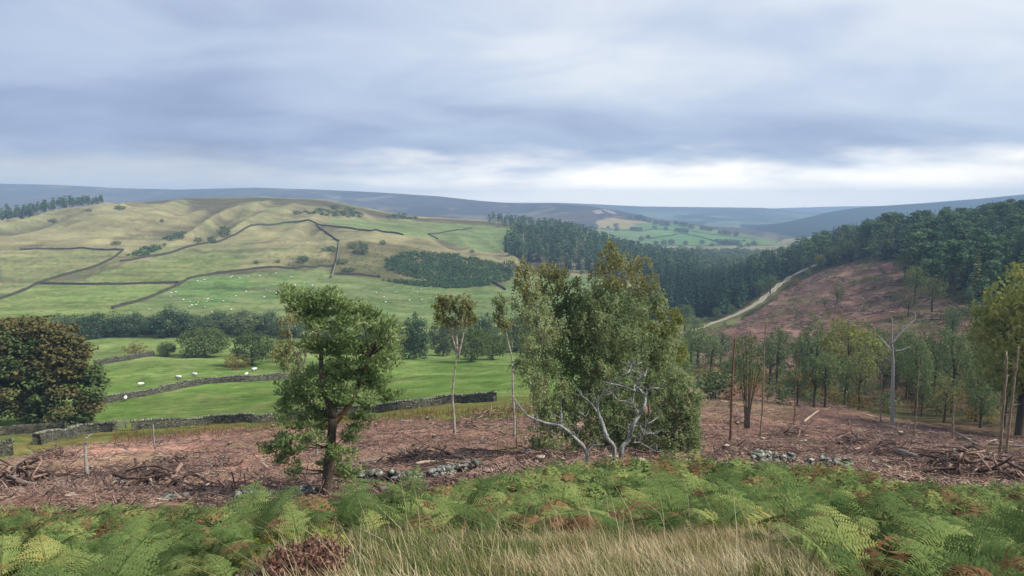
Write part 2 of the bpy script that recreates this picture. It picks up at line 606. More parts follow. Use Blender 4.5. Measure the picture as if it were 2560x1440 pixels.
def bark_mat(name, a, b, scale=6.0, stretch=5.0, c=None, rough=0.9, bump=0.4, obj=True):
    m, t = new_mat(name)
    L = t.links.new
    tc = nd(t, 'ShaderNodeTexCoord')
    mp = nd(t, 'ShaderNodeMapping')
    mp.inputs['Scale'].default_value = (stretch, stretch, 1)
    L(tc.outputs['Object'], mp.inputs[0])
    n = nd(t, 'ShaderNodeTexNoise', i_Scale=scale, i_Detail=5.0, i_Roughness=0.65)
    L(mp.outputs[0], n.inputs['Vector'])
    stops = [(0.32, a), (0.62, b)] if c is None else [(0.3, a), (0.5, b), (0.68, c)]
    col = ramp(t, n.outputs[0], stops)
    geo = nd(t, 'ShaderNodeNewGeometry')
    col = mixrgb(t, 1.0, col, ramp(t, geo.outputs['Random Per Island'], [(0, (0.72, 0.72, 0.72)), (1, (1.15, 1.15, 1.15))]), 'MULTIPLY')
    bs = nd(t, 'ShaderNodeBsdfPrincipled', i_Roughness=rough)
    bs.inputs['Specular IOR Level'].default_value = 0.2
    L(col, bs.inputs[0])
    bp = nd(t, 'ShaderNodeBump', i_Strength=bump, i_Distance=0.03)
    L(n.outputs[0], bp.inputs['Height']); L(bp.outputs[0], bs.inputs['Normal'])
    out = nd(t, 'ShaderNodeOutputMaterial')
    L(bs.outputs[0], out.inputs[0])
    return m


def terrain_mat(name, var=0.55, s1=0.05, s2=0.9, s3=9.0, stretch=0.35):
    """surface colour comes from the land cover, noise breaks it up at several scales"""
    m, t = new_mat(name)
    L = t.links.new
    col = nd(t, 'ShaderNodeAttribute', attribute_name='cover')
    rgh = nd(t, 'ShaderNodeAttribute', attribute_name='litter')
    geo = nd(t, 'ShaderNodeNewGeometry')
    mp = nd(t, 'ShaderNodeMapping')
    mp.inputs['Scale'].default_value = (stretch, 1, 1)
    L(geo.outputs['Position'], mp.inputs[0])
    c = col.outputs['Color']
    fac = None
    hs = []
    for s, w in ((s1, 0.8), (s2, 0.8), (s3, 1.0)):
        n = nd(t, 'ShaderNodeTexNoise', i_Scale=s, i_Detail=3.0, i_Roughness=0.65)
        L(mp.outputs[0], n.inputs['Vector'])
        k = maprange(t, n.outputs[0], 0.25, 0.75, 1 - var * w, 1 + var * w, smooth=False)
        fac = k if fac is None else math_node(t, 'MULTIPLY', fac, k)
        hs.append(n.outputs[0])
    # litter: contrasty twigs and bare earth
    n4 = nd(t, 'ShaderNodeTexNoise', i_Scale=5.5, i_Detail=4.0, i_Roughness=0.75, i_Distortion=1.2)
    L(geo.outputs['Position'], n4.inputs['Vector'])
    k4 = maprange(t, n4.outputs[0], 0.33, 0.68, 0.35, 1.75, smooth=False)
    one = math_node(t, 'SUBTRACT', 1.0, rgh.outputs['Fac'])
    k4 = math_node(t, 'ADD', math_node(t, 'MULTIPLY', k4, rgh.outputs['Fac']), one)
    fac = math_node(t, 'MULTIPLY', fac, k4)
    cm = nd(t, 'ShaderNodeCombineXYZ')
    for i in range(3):
        L(fac, cm.inputs[i])
    c2 = mixrgb(t, 1.0, c, cm.outputs[0], 'MULTIPLY')
    bs = nd(t, 'ShaderNodeBsdfDiffuse', i_Roughness=0.6)
    L(c2, bs.inputs[0])
    bp = nd(t, 'ShaderNodeBump', i_Strength=0.55, i_Distance=0.12)
    L(math_node(t, 'ADD', hs[2], math_node(t, 'MULTIPLY', n4.outputs[0], rgh.outputs['Fac'])), bp.inputs['Height'])
    L(bp.outputs[0], bs.inputs['Normal'])
    out = nd(t, 'ShaderNodeOutputMaterial')
    L(bs.outputs[0], out.inputs[0])
    return m


# ------------------------------------------------------------------ the land
TRACK = [(1700, 836), (1760, 818), (1810, 800), (1860, 778), (1900, 755), (1925, 735), (1945, 716), (1968, 700), (1995, 684), (2030, 668), (2068, 651), (2110, 640)]
WALL_A = [(330, 1076), (420, 1070), (520, 1062), (640, 1056), (700, 1055), (800, 1046), (900, 1036), (1000, 1024), (1100, 1013), (1180, 1007), (1238, 1003)]
BRASH_L = [(-600, 1175), (0, 1152), (70, 1140), (160, 1118), (260, 1106), (330, 1096), (400, 1088), (480, 1080), (560, 1074), (700, 1066), (800, 1068), (900, 1052), (1000, 1044), (1100, 1048), (1240, 1048), (1330, 1040),
           (1500, 1040), (1700, 990), (1760, 950), (1800, 940), (1900, 965), (2000, 1000), (2100, 1012), (2200, 1040), (2300, 1060), (2400, 1080), (2560, 1098), (3400, 1110), (3400, 2400), (-600, 2400)]
CLEAR_R = [(1755, 830), (1830, 812), (1900, 778), (1950, 735), (2010, 700), (2090, 668), (2180, 655), (2270, 660), (2330, 735), (2420, 770), (2520, 800), (2700, 830), (2700, 1060), (2400, 1080), (2200, 1030), (2000, 990), (1900, 960), (1800, 935), (1740, 900)]


def land_cover(X, Y, Z):
    px, py = project(X, Y, Z)
    shp = X.shape
    jx = (fbm(X / (Y * 0.02), Y / (Y * 0.02) + np.log(Y) * 60, 51, 3) - 0.5)
    jy = (fbm(X / (Y * 0.02) + 31, np.log(Y) * 60, 52, 3) - 0.5)
    qx = px + jx * 16; qy = py + jy * 9
    C = np.zeros(shp + (3,)); R = np.zeros(shp)

    def paint(mask, colr, w=1.0, rough=None):
        k = (mask if mask.dtype != bool else mask.astype(float)) * w
        C[...] = C * (1 - k[..., None]) + np.array(colr) * k[..., None]
        if rough is not None:
            R[...] = R * (1 - k) + rough * k

    one = np.ones(shp)
    n_big = fbm(X / 60, Y / 90, 61); n_mid = fbm(X / 14, Y / 20, 62); n_sm = fbm(X / 3, Y / 3, 63)
    # whole valley: rough olive grass
    paint(one, alb(128, 136, 84))
    # hill: pale bents with greener runs
    hillm = (Y > 455)
    paint(hillm, alb(154, 146, 108))
    paint(hillm * sstep(n_big, 0.47, 0.64), alb(136, 142, 98), 0.75)
    paint(hillm * sstep(fbm(X / 22, Y / 60, 64), 0.52, 0.66), alb(172, 162, 116), 0.7)
    paint(hillm * sstep(fbm(X / 30, Y / 50, 65), 0.60, 0.72), alb(118, 108, 84), 0.7)
    # hill shading put into the colour: ridges paler, gullies darker
    if GULLY_MAP.shape == shp:
        paint(hillm * sstep(GULLY_MAP, 0.62, 0.85), alb(174, 168, 122), 0.5)
        paint(hillm * (GULLY_MAP > 0) * (1 - sstep(GULLY_MAP, 0.20, 0.50)), alb(102, 96, 76), 0.85)
    # pastures
    def field(poly, c, d0, d1, w=1.0, c2=None):
        m = inpoly(qx, qy, poly) & (Y > d0) & (Y < d1)
        paint(m, c, w)
        if c2 is not None:
            paint(m * sstep(n_mid * 0.6 + n_big * 0.4, 0.42, 0.62), c2, 0.8)
    field([(-600, 1110), (330, 1085), (1300, 1060), (1500, 990), (1760, 940), (1800, 860), (1600, 850), (1000, 860), (700, 900), (250, 905), (-600, 905)], alb(124, 144, 80), 85, 225, 1, alb(106, 134, 64))
    field([(-600, 912), (1700, 905), (1700, 835), (-600, 835)], alb(130, 148, 86), 195, 320, 1, alb(114, 138, 74))
    field([(-600, 850), (700, 850), (1300, 850), (1700, 790), (1500, 690), (1300, 690), (1240, 720), (1000, 705), (880, 690), (830, 672), (640, 682), (480, 695), (440, 712), (280, 790), (240, 850)], alb(122, 142, 88), 300, 700, 1, alb(136, 146, 96))
    field([(470, 700), (560, 690), (640, 700), (600, 735), (540, 770), (470, 760), (440, 730)], alb(104, 144, 78), 380, 560, 0.5)
    field([(-600, 850), (260, 850), (290, 785), (435, 712), (240, 715), (100, 712), (0, 745), (-600, 800)], alb(128, 146, 84), 300, 560, 1, alb(140, 150, 90))
    field([(900, 548), (1040, 552), (1290, 570), (1330, 640), (1480, 690), (1240, 650), (1130, 605), (1000, 585), (820, 560), (830, 545)], alb(140, 152, 100), 740, 1150, 1, alb(128, 146, 92))
    field([(190, 705), (320, 660), (560, 630), (620, 660), (440, 708), (250, 714)], alb(140, 150, 92), 455, 700, 0.8)
    field([(0, 640), (120, 625), (300, 625), (260, 660), (90, 700), (0, 700)], alb(142, 146, 96), 455, 760, 0.6)
    # tussocks and lusher patches in the pastures
    pas = (Y > 85) & (Y < 640) & (px < 1500)
    paint(pas * sstep(fbm(X / 3.5, Y / 5, 75), 0.55, 0.68), alb(148, 152, 96), 0.45)
    paint(pas * sstep(fbm(X / 4.5 + 20, Y / 6, 76), 0.56, 0.68), alb(84, 112, 54), 0.5)
    # ground under the gorse and scree
    field([(880, 600), (1000, 610), (1130, 640), (1290, 670), (1260, 715), (1060, 705), (840, 690), (800, 660)], alb(128, 118, 84), 520, 760, 0.7, alb(110, 112, 74))
    # wood floors
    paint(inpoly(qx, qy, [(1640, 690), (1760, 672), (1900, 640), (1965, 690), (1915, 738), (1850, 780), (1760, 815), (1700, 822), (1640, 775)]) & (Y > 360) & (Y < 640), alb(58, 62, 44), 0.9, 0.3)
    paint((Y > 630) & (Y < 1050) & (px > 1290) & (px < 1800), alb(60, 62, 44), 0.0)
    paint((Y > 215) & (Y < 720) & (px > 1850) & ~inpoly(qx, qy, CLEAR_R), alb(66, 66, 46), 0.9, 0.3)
    # valley bottom scrub
    paint(inpoly(qx, qy, [(1560, 900), (1620, 840), (1760, 815), (1800, 860), (1790, 935), (1660, 960)]) & (Y > 150) & (Y < 400), alb(98, 108, 66), 0.8, 0.2)
    paint(inpoly(qx, qy, [(1640, 640), (1740, 640), (1930, 630), (1960, 690), (1800, 705), (1640, 705)]) & (Y > 590) & (Y < 1330), alb(86, 96, 62), 0.9, 0.2)
    # the gully on the right
    paint((Y > 60) & (Y < 240) & (px > 1740), alb(118, 98, 78), 1.0, 0.7)
    paint(((Y > 105) & (Y < 240) & (px > 1740)) * sstep(n_mid, 0.52, 0.64), alb(94, 102, 62), 0.7)
    # clear-fell across the gully
    m = inpoly(qx, qy, CLEAR_R) & (Y > 195) & (Y < 500)
    paint(m, alb(144, 110, 98), 1.0, 0.9)
    paint(m * sstep(fbm(X / 9, Y / 12, 66), 0.50, 0.62), alb(136, 104, 92), 0.75)
    paint(m * sstep(fbm(X / 16, Y / 16, 67), 0.55, 0.66) , alb(122, 116, 78), 0.75)
    paint(m * sstep(fbm(X / 4, Y / 20, 68), 0.6, 0.7), alb(172, 138, 122), 0.7)
    # near clear-fell
    m = inpoly(qx, qy, BRASH_L) & (Y > 20) & (Y < 175) & ((px < 1500) & (Y < 112) | (px >= 1500) & (Y < 165 - (px - 1780) * 0.1))
    paint((Y < 112) & (Y > 20) & (px < 1500), alb(116, 126, 68), 1.0, 0.2)
    paint(((Y < 112) & (Y > 60) & (px < 1330)) * sstep(n_sm, 0.45, 0.6), alb(130, 108, 70), 0.55, 0.4)
    paint(m, alb(176, 136, 118), 1.0, 1.0)
    paint(m * sstep(fbm(X / 5, Y / 6, 69), 0.48, 0.62), alb(120, 92, 84), 0.8)
    paint(m * sstep(fbm(X / 7, Y / 7, 70), 0.56, 0.68), alb(176, 134, 114), 0.7)
    paint(m * sstep(fbm(X / 3.5, Y / 5, 71), 0.62, 0.72), alb(106, 104, 66), 0.6)
    paint(m * sstep(fbm(X / 12, Y / 14, 73), 0.54, 0.64), alb(106, 84, 74), 0.5)
    paint(m * sstep(fbm(X / 10 + 50, Y / 12, 74), 0.58, 0.68), alb(156, 136, 104), 0.6)
    paint(m * (px > 2000) * sstep(fbm(X / 6, Y / 3, 72), 0.45, 0.6), alb(104, 88, 86), 0.8)
    # foreground: soil and old litter below bracken and grass
    paint(Y < 23, alb(92, 78, 50), 1.0, 0.5)
    paint((Y < 6.2), alb(132, 122, 78), 1.0, 0.4)
    # the forest track
    pts = np.array([hit(a, b, 200) for a, b in TRACK])
    d2 = np.full(shp, 1e9)
    for a, b in zip(pts[:-1], pts[1:]):
        ab = (b - a)[:2]; L2 = ab.dot(ab)
        u = np.clip(((X - a[0]) * ab[0] + (Y - a[1]) * ab[1]) / L2, 0, 1)
        d2 = np.minimum(d2, (X - a[0] - u * ab[0]) ** 2 + (Y - a[1] - u * ab[1]) ** 2)
    d = np.sqrt(d2)
    paint((1 - sstep(d, 3.6, 6.5)) * (Y > 200), alb(128, 120, 84), 0.8, 0.1)
    return C, R


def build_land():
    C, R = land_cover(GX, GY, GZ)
    na, ndp = GX.shape
    V = np.stack([GX, GY, GZ], -1).reshape(-1, 3)
    i, j = np.meshgrid(np.arange(na - 1), np.arange(ndp - 1), indexing='ij')
    k = (i * ndp + j).ravel()
    Q = np.stack([k, k + ndp, k + ndp + 1, k + 1], 1)
    # plateau behind the viewer, joined to the near edge
    nv = len(V)
    edge = np.arange(na) * ndp
    back = np.stack([np.sign(AZ) * (np.abs(AZ) * 1.5 + np.abs(AZ) ** 2 * 300), np.full(na, -320.0), np.full(na, -3.0)], 1)
    mid = np.stack([AZ * 3.0, np.full(na, -2.0), np.full(na, -1.75)], 1)
    V = np.concatenate([V, mid, back])
    e = np.arange(na - 1)
    Q2 = np.stack([edge[:-1], nv + e, nv + e + 1, edge[1:]], 1)[:, ::-1]
    Q3 = np.stack([nv + e, nv + na + e, nv + na + e + 1, nv + e + 1], 1)[:, ::-1]
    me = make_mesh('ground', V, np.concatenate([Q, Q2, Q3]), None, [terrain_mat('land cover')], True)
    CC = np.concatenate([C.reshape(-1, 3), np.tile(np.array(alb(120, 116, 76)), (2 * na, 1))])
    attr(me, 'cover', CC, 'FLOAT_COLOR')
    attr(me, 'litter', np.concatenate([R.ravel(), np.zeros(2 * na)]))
    link('ground', me, kind='structure')


build_land()


def pl(xs, pts):
    p = np.array(pts, float)
    return np.interp(xs, p[:, 0], p[:, 1])


class Sheet:
    """a far hillside: rows run from its foot to its crest and down the back"""
    def __init__(self, px, Dfoot, zfoot, Dcrest, py_crest, rows=70, power=1.0, rough=12.0, seed=1, zback=-90):
        self.px = px
        te = te_of(py_crest)
        zc = te * Dcrest
        u = np.linspace(0, 1, rows)
        D = Dfoot[:, None] + (Dcrest - Dfoot)[:, None] * u[None]
        s = u ** power
        prof = s * (1 - 0.35 * (1 - u)) 
        Z = zfoot[:, None] + (zc - zfoot)[:, None] * prof[None]
        az = (px - 1280.0) / F
        X = az[:, None] * D
        env = np.sin(np.pi * np.clip(u, 0, 1)) ** 0.7
        Z = Z + (fbm(X / 260, D / 330, seed, 4) - 0.5) * rough * env[None]
        ub = np.array([0.25, 1.0])
        Db = Dcrest[:, None] + 900 * ub[None]
        Zb = zc[:, None] + (zback - zc)[:, None] * (ub[None] ** 1.5)
        self.D = np.concatenate([D, Db], 1)
        self.Z = np.concatenate([Z, Zb], 1)
        self.X = az[:, None] * self.D
        self.az = az

    def hit(self, px, py):
        a, te = ray(px, py)
        i = int(np.clip(np.searchsorted(self.az, a), 1, len(self.az) - 1))
        T = self.Z[i] / self.D[i]
        k = int(np.argmax(T >= te))
        if T[k] < te: k = int(np.argmax(T))
        if k > 0 and T[k] != T[k - 1]:
            u = float(np.clip((te - T[k - 1]) / (T[k] - T[k - 1]), 0, 1))
        else:
            u, k = 0.0, max(k, 1)
        d = self.D[i, k - 1] * (1 - u) + self.D[i, k] * u
        z = self.Z[i, k - 1] * (1 - u) + self.Z[i, k] * u
        return np.array([float(a) * d, d, z])

    def build(self, name, cover):
        C = cover(self.X, self.D, self.Z)
        n, r = self.X.shape
        V = np.stack([self.X, self.D, self.Z], -1).reshape(-1, 3)
        i, j = np.meshgrid(np.arange(n - 1), np.arange(r - 1), indexing='ij')
        k = (i * r + j).ravel()
        Q = np.stack([k, k + r, k + r + 1, k + 1], 1)
        me = make_mesh(name, V, Q, None, [FAR_MAT], True)
        attr(me, 'cover', C.reshape(-1, 3), 'FLOAT_COLOR')
        attr(me, 'litter', np.zeros(n * r))
        return link(name, me, kind='structure')


FAR_MAT = terrain_mat('far cover', 0.28, 0.004, 0.02, 0.09, 0.5)


def build_far():
    global MOOR
    # the long moor and the farmed spur at its right end
    px = np.arange(-700, 1985, 5.0)
    crest = pl(px, [(-700, 452), (-200, 455), (0, 459), (150, 462), (300, 470), (450, 474), (640, 469), (800, 474), (950, 481), (1100, 491), (1200, 502), (1300, 510), (1380, 508), (1470, 515), (1540, 526), (1600, 539), (1640, 547), (1700, 557), (1760, 566), (1830, 582), (1900, 598), (1985, 622)])
    Dc = pl(px, [(-700, 4200), (600, 4000), (1100, 3600), (1300, 3300), (1500, 2900), (1700, 2500), (1900, 1900), (1985, 1700)])
    Df = pl(px, [(-700, 1700), (1200, 1650), (1500, 1450), (1985, 1350)])
    zf = np.full(len(px), -94.0)
    MOOR = Sheet(px, Df, zf, Dc, crest, rows=80, power=1.25, rough=16, seed=5)

    def cover(X, D, Z):
        qx, qy = project(X, D, Z)
        C = np.zeros(X.shape + (3,)); C[...] = alb(86, 80, 76)
        def paint(m, c, w=1.0):
            k = np.asarray(m, float) * w
            C[...] = C * (1 - k[..., None]) + np.array(c) * k[..., None]
        a = fbm(X / 300, D / 500, 81); b = fbm(X / 120, D / 160, 82)
        paint(sstep(a, 0.5, 0.65), alb(112, 98, 84), 0.7)
        paint(sstep(b, 0.62, 0.72), alb(150, 138, 110), 0.6)
        paint(sstep(fbm(X / 80, D / 200, 85), 0.62, 0.7), alb(64, 66, 60), 0.8)
        low = (qx < 1250) * (1 - sstep(qy, 470, 500)) * 0
        # grassland and fields at the foot
        jx = qx + (b - 0.5) * 40; jy = qy + (a - 0.5) * 10
        paint(inpoly(jx, jy, [(1380, 575), (1500, 566), (1560, 560), (1640, 558), (1720, 565), (1990, 615), (1990, 700), (1300, 700)]), alb(128, 150, 92))
        paint(inpoly(jx, jy, [(1495, 552), (1530, 545), (1600, 555), (1640, 566), (1560, 572), (1490, 570)]), alb(186, 168, 116), 0.9)
        paint(inpoly(jx, jy, [(1620, 586), (1720, 582), (1800, 596), (1880, 606), (1800, 612), (1640, 598)]), alb(116, 158, 84), 0.8)
        paint(inpoly(jx, jy, [(1580, 560), (1660, 558), (1710, 572), (1640, 578)]), alb(112, 146, 82), 0.8)
        paint(inpoly(jx, jy, [(1440, 570), (1540, 573), (1560, 582), (1440, 580)]), alb(146, 150, 104), 0.8)
        paint(inpoly(qx, qy, [(1480, 527), (1500, 524), (1510, 533), (1490, 535)]) | inpoly(qx, qy, [(1505, 522), (1530, 527), (1545, 537), (1520, 531)]), alb(196, 180, 168), 0.8)
        paint(inpoly(qx, qy, [(880, 498), (980, 487), (990, 492), (900, 505)]), alb(140, 128, 104), 0.7)
        paint((qy > 612) & (qx > 1500), alb(84, 98, 62), 0.8)
        return C
    MOOR.build('moor_hill', cover)

    # the distant plateau across the valley mouth
    px = np.arange(1100, 2350, 8.0)
    crest = pl(px, [(1100, 506), (1400, 507), (1500, 511), (1600, 516), (1750, 518), (1900, 519.5), (1950, 523), (2010, 530), (2100, 533), (2350, 540)])
    n = len(px)
    far = Sheet(px, np.full(n, 2900.0), np.full(n, -100.0), np.full(n, 5200.0), crest, rows=40, power=1.3, rough=28, seed=9, zback=-60)
    global FARHILL
    FARHILL = far

    def cover2(X, D, Z):
        qx, qy = project(X, D, Z)
        C = np.zeros(X.shape + (3,)); C[...] = alb(96, 104, 92)  # plateau colours greyed to carry part of the distance haze
        f = vnoise(X / 170 + 3, D / 420, 91)
        k = sstep(f, 0.5, 0.52)[..., None]
        C = C * (1 - k) + np.array(alb(126, 138, 110)) * k
        k = sstep(vnoise(X / 120 + 40, D / 260, 92), 0.66, 0.68)[..., None]
        C = C * (1 - k) + np.array(alb(70, 86, 64)) * k
        k = (1 - sstep(qy, 524, 534))[..., None]
        return C * (1 - k) + np.array(alb(92, 92, 88)) * k
    far.build('far_plateau_hill', cover2)
    px = np.arange(1500, 2700, 12.0)
    n = len(px)
    crest = pl(px, [(1500, 524), (1900, 522), (1960, 520), (2100, 516), (2300, 514), (2700, 512)])
    Sheet(px, np.full(n, 6200.0), np.full(n, -100.0), np.full(n, 6700.0), crest, rows=16, power=1.0, rough=10, seed=11, zback=-60).build(
        'horizon_hill', lambda X, D, Z: np.broadcast_to(np.array(alb(100, 104, 92)), X.shape + (3,)).copy())
    # the blue hill on the right
    px = np.arange(1850, 3700, 6.0)
    crest = pl(px, [(1850, 592), (1885, 578), (1900, 572), (1940, 562), (1975, 553), (2030, 540), (2062, 532), (2100, 525), (2150, 518), (2300, 508), (2450, 496), (2560, 485), (2800, 468), (3700, 440)])
    n = len(px)
    Dc = pl(px, [(1850, 2500), (2100, 3300), (2560, 3600), (3700, 3600)])
    Sheet(px, Dc - pl(px, [(1850, 300), (2000, 900), (3700, 1200)]), np.full(n, -98.0), Dc, crest, rows=40, power=1.0, rough=14, seed=13).build(
        'wooded_far_hill', lambda X, D, Z: (np.array(alb(56, 68, 62)) * (0.75 + 0.6 * fbm(X / 60, D / 90, 95))[..., None]))


build_far()


def build_track():
    pts = spline([hit(a, b, 200) for a, b in TRACK], 8)
    d = np.gradient(pts[:, :2], axis=0); d /= np.linalg.norm(d, axis=1)[:, None]
    nrm = np.stack([-d[:, 1], d[:, 0]], 1)
    w = 1.9
    offs = np.array([-1.0, -0.62, -0.28, 0.0, 0.28, 0.62, 1.0]) * w
    hgt = np.array([0.02, 0.10, 0.16, 0.20, 0.16, 0.10, 0.02]) + 0.22
    V = []; A = []
    for k, (o, h) in enumerate(zip(offs, hgt)):
        xy = pts[:, :2] + nrm * o * (1 + 0.1 * np.sin(np.arange(len(pts)) * 1.7 + k))[:, None]
        z = np.maximum(ground(xy[:, 0], xy[:, 1]), ground(pts[:, 0], pts[:, 1]) - 0.1) + h
        V.append(np.column_stack([xy, z])); A.append(np.full(len(pts), 1.0 if k in (1, 2, 4, 5) else 0.0))
    n = len(pts)
    V = np.concatenate(V)
    Q = []
    for k in range(len(offs) - 1):
        for i in range(n - 1):
            Q.append((k * n + i, (k + 1) * n + i, (k + 1) * n + i + 1, k * n + i + 1))
    m, t = new_mat('pale crushed stone track')
    L = t.links.new
    a_ = nd(t, 'ShaderNodeAttribute', attribute_name='rut')
    geo = nd(t, 'ShaderNodeNewGeometry')
    n1 = nd(t, 'ShaderNodeTexNoise', i_Scale=1.1, i_Detail=5.0, i_Roughness=0.7)
    L(geo.outputs['Position'], n1.inputs['Vector'])
    c = mixrgb(t, maprange(t, math_node(t, 'ADD', a_.outputs['Fac'], math_node(t, 'SUBTRACT', n1.outputs[0], 0.5)), 0.15, 0.75, 0, 1), alb(142, 134, 102), alb(188, 180, 160))
    c = mixrgb(t, maprange(t, n1.outputs[0], 0.55, 0.7, 0, 0.5), c, alb(128, 116, 92))
    bs = nd(t, 'ShaderNodeBsdfDiffuse')
    L(c, bs.inputs[0])
    out = nd(t, 'ShaderNodeOutputMaterial')
    L(bs.outputs[0], out.inputs[0])
    me = make_mesh('forest_track', V, Q, None, [m], True)
    attr(me, 'rut', np.concatenate(A))
    link('forest_track', me, kind='structure')


build_track()

# ------------------------------------------------------------------ dry stone walls
def stone_mat(name, cols, scale=3.0, squash=1.9):
    m, t = new_mat(name)
    L = t.links.new
    geo = nd(t, 'ShaderNodeNewGeometry')
    mp = nd(t, 'ShaderNodeMapping')
    mp.inputs['Scale'].default_value = (1, 1, squash)
    L(geo.outputs['Position'], mp.inputs[0])
    vo = nd(t, 'ShaderNodeTexVoronoi', i_Scale=scale)
    L(mp.outputs[0], vo.inputs['Vector'])
    ve = nd(t, 'ShaderNodeTexVoronoi', i_Scale=scale, feature='DISTANCE_TO_EDGE')
    L(mp.outputs[0], ve.inputs['Vector'])
    sp = nd(t, 'ShaderNodeSeparateColor')
    L(vo.outputs['Color'], sp.inputs[0])
    n = nd(t, 'ShaderNodeTexNoise', i_Scale=scale * 3.0, i_Detail=4.0, i_Roughness=0.7)
    L(geo.outputs['Position'], n.inputs['Vector'])
    f = math_node(t, 'ADD', math_node(t, 'MULTIPLY', sp.outputs[0], 0.6), math_node(t, 'MULTIPLY', n.outputs[0], 0.4))
    f = math_node(t, 'ADD', f, math_node(t, 'MULTIPLY', math_node(t, 'SUBTRACT', geo.outputs['Random Per Island'], 0.5), 0.35))
    c = ramp(t, f, [(i / (len(cols) - 1) * 0.6 + 0.2, q) for i, q in enumerate(cols)])
    joint = maprange(t, ve.outputs['Distance'], 0.0, 0.07, 0.25, 1.0)
    cm = nd(t, 'ShaderNodeCombineXYZ')
    for i in range(3): L(joint, cm.inputs[i])
    c = mixrgb(t, 1.0, c, cm.outputs[0], 'MULTIPLY')
    bs = nd(t, 'ShaderNodeBsdfDiffuse')
    L(c, bs.inputs[0])
    bp = nd(t, 'ShaderNodeBump', i_Strength=0.8, i_Distance=0.06)
    L(math_node(t, 'ADD', joint, math_node(t, 'MULTIPLY', n.outputs[0], 0.5)), bp.inputs['Height'])
    L(bp.outputs[0], bs.inputs['Normal'])
    out = nd(t, 'ShaderNodeOutputMaterial')
    L(bs.outputs[0], out.inputs[0])
    return m


STONE = stone_mat('mossy gritstone', [alb(58, 58, 50), alb(96, 94, 82), alb(120, 118, 104), alb(98, 104, 78), alb(150, 146, 132)])
COPE = stone_mat('weathered cope stones', [alb(100, 100, 86), alb(150, 148, 128), alb(186, 182, 160)], 2.0)
FARSTONE = stone_mat('dark distant and shaded wall stone', [alb(74, 74, 64), alb(98, 96, 82), alb(120, 116, 98)], 1.2)
LITSTONE = stone_mat('pale wall stone painted as lit', [alb(120, 118, 100), alb(150, 148, 128), alb(176, 172, 150)], 1.2)  # paler copy of the wall stone, light on the lit stretch painted in


def block(cx, size, rotz, rng, jit=0.14):
    s = np.array([(-1, -1, -1), (1, -1, -1), (1, 1, -1), (-1, 1, -1), (-1, -1, 1), (1, -1, 1), (1, 1, 1), (-1, 1, 1)], float) * 0.5
    s = s * (1 + rng.uniform(-jit, jit, s.shape) * 1.4) * np.array(size)
    c, d = math.cos(rotz), math.sin(rotz)
    s = np.column_stack([s[:, 0] * c - s[:, 1] * d, s[:, 0] * d + s[:, 1] * c, s[:, 2]])
    return s + np.asarray(cx), [(0, 3, 2, 1), (4, 5, 6, 7), (0, 1, 5, 4), (1, 2, 6, 5), (2, 3, 7, 6), (3, 0, 4, 7)]


def resample(p, step):
    s = np.concatenate([[0], np.cumsum(np.linalg.norm(np.diff(p[:, :2], axis=0), axis=1))])
    n = max(2, int(s[-1] / step) + 1)
    u = np.linspace(0, s[-1], n)
    return np.column_stack([np.interp(u, s, p[:, k]) for k in range(3)])


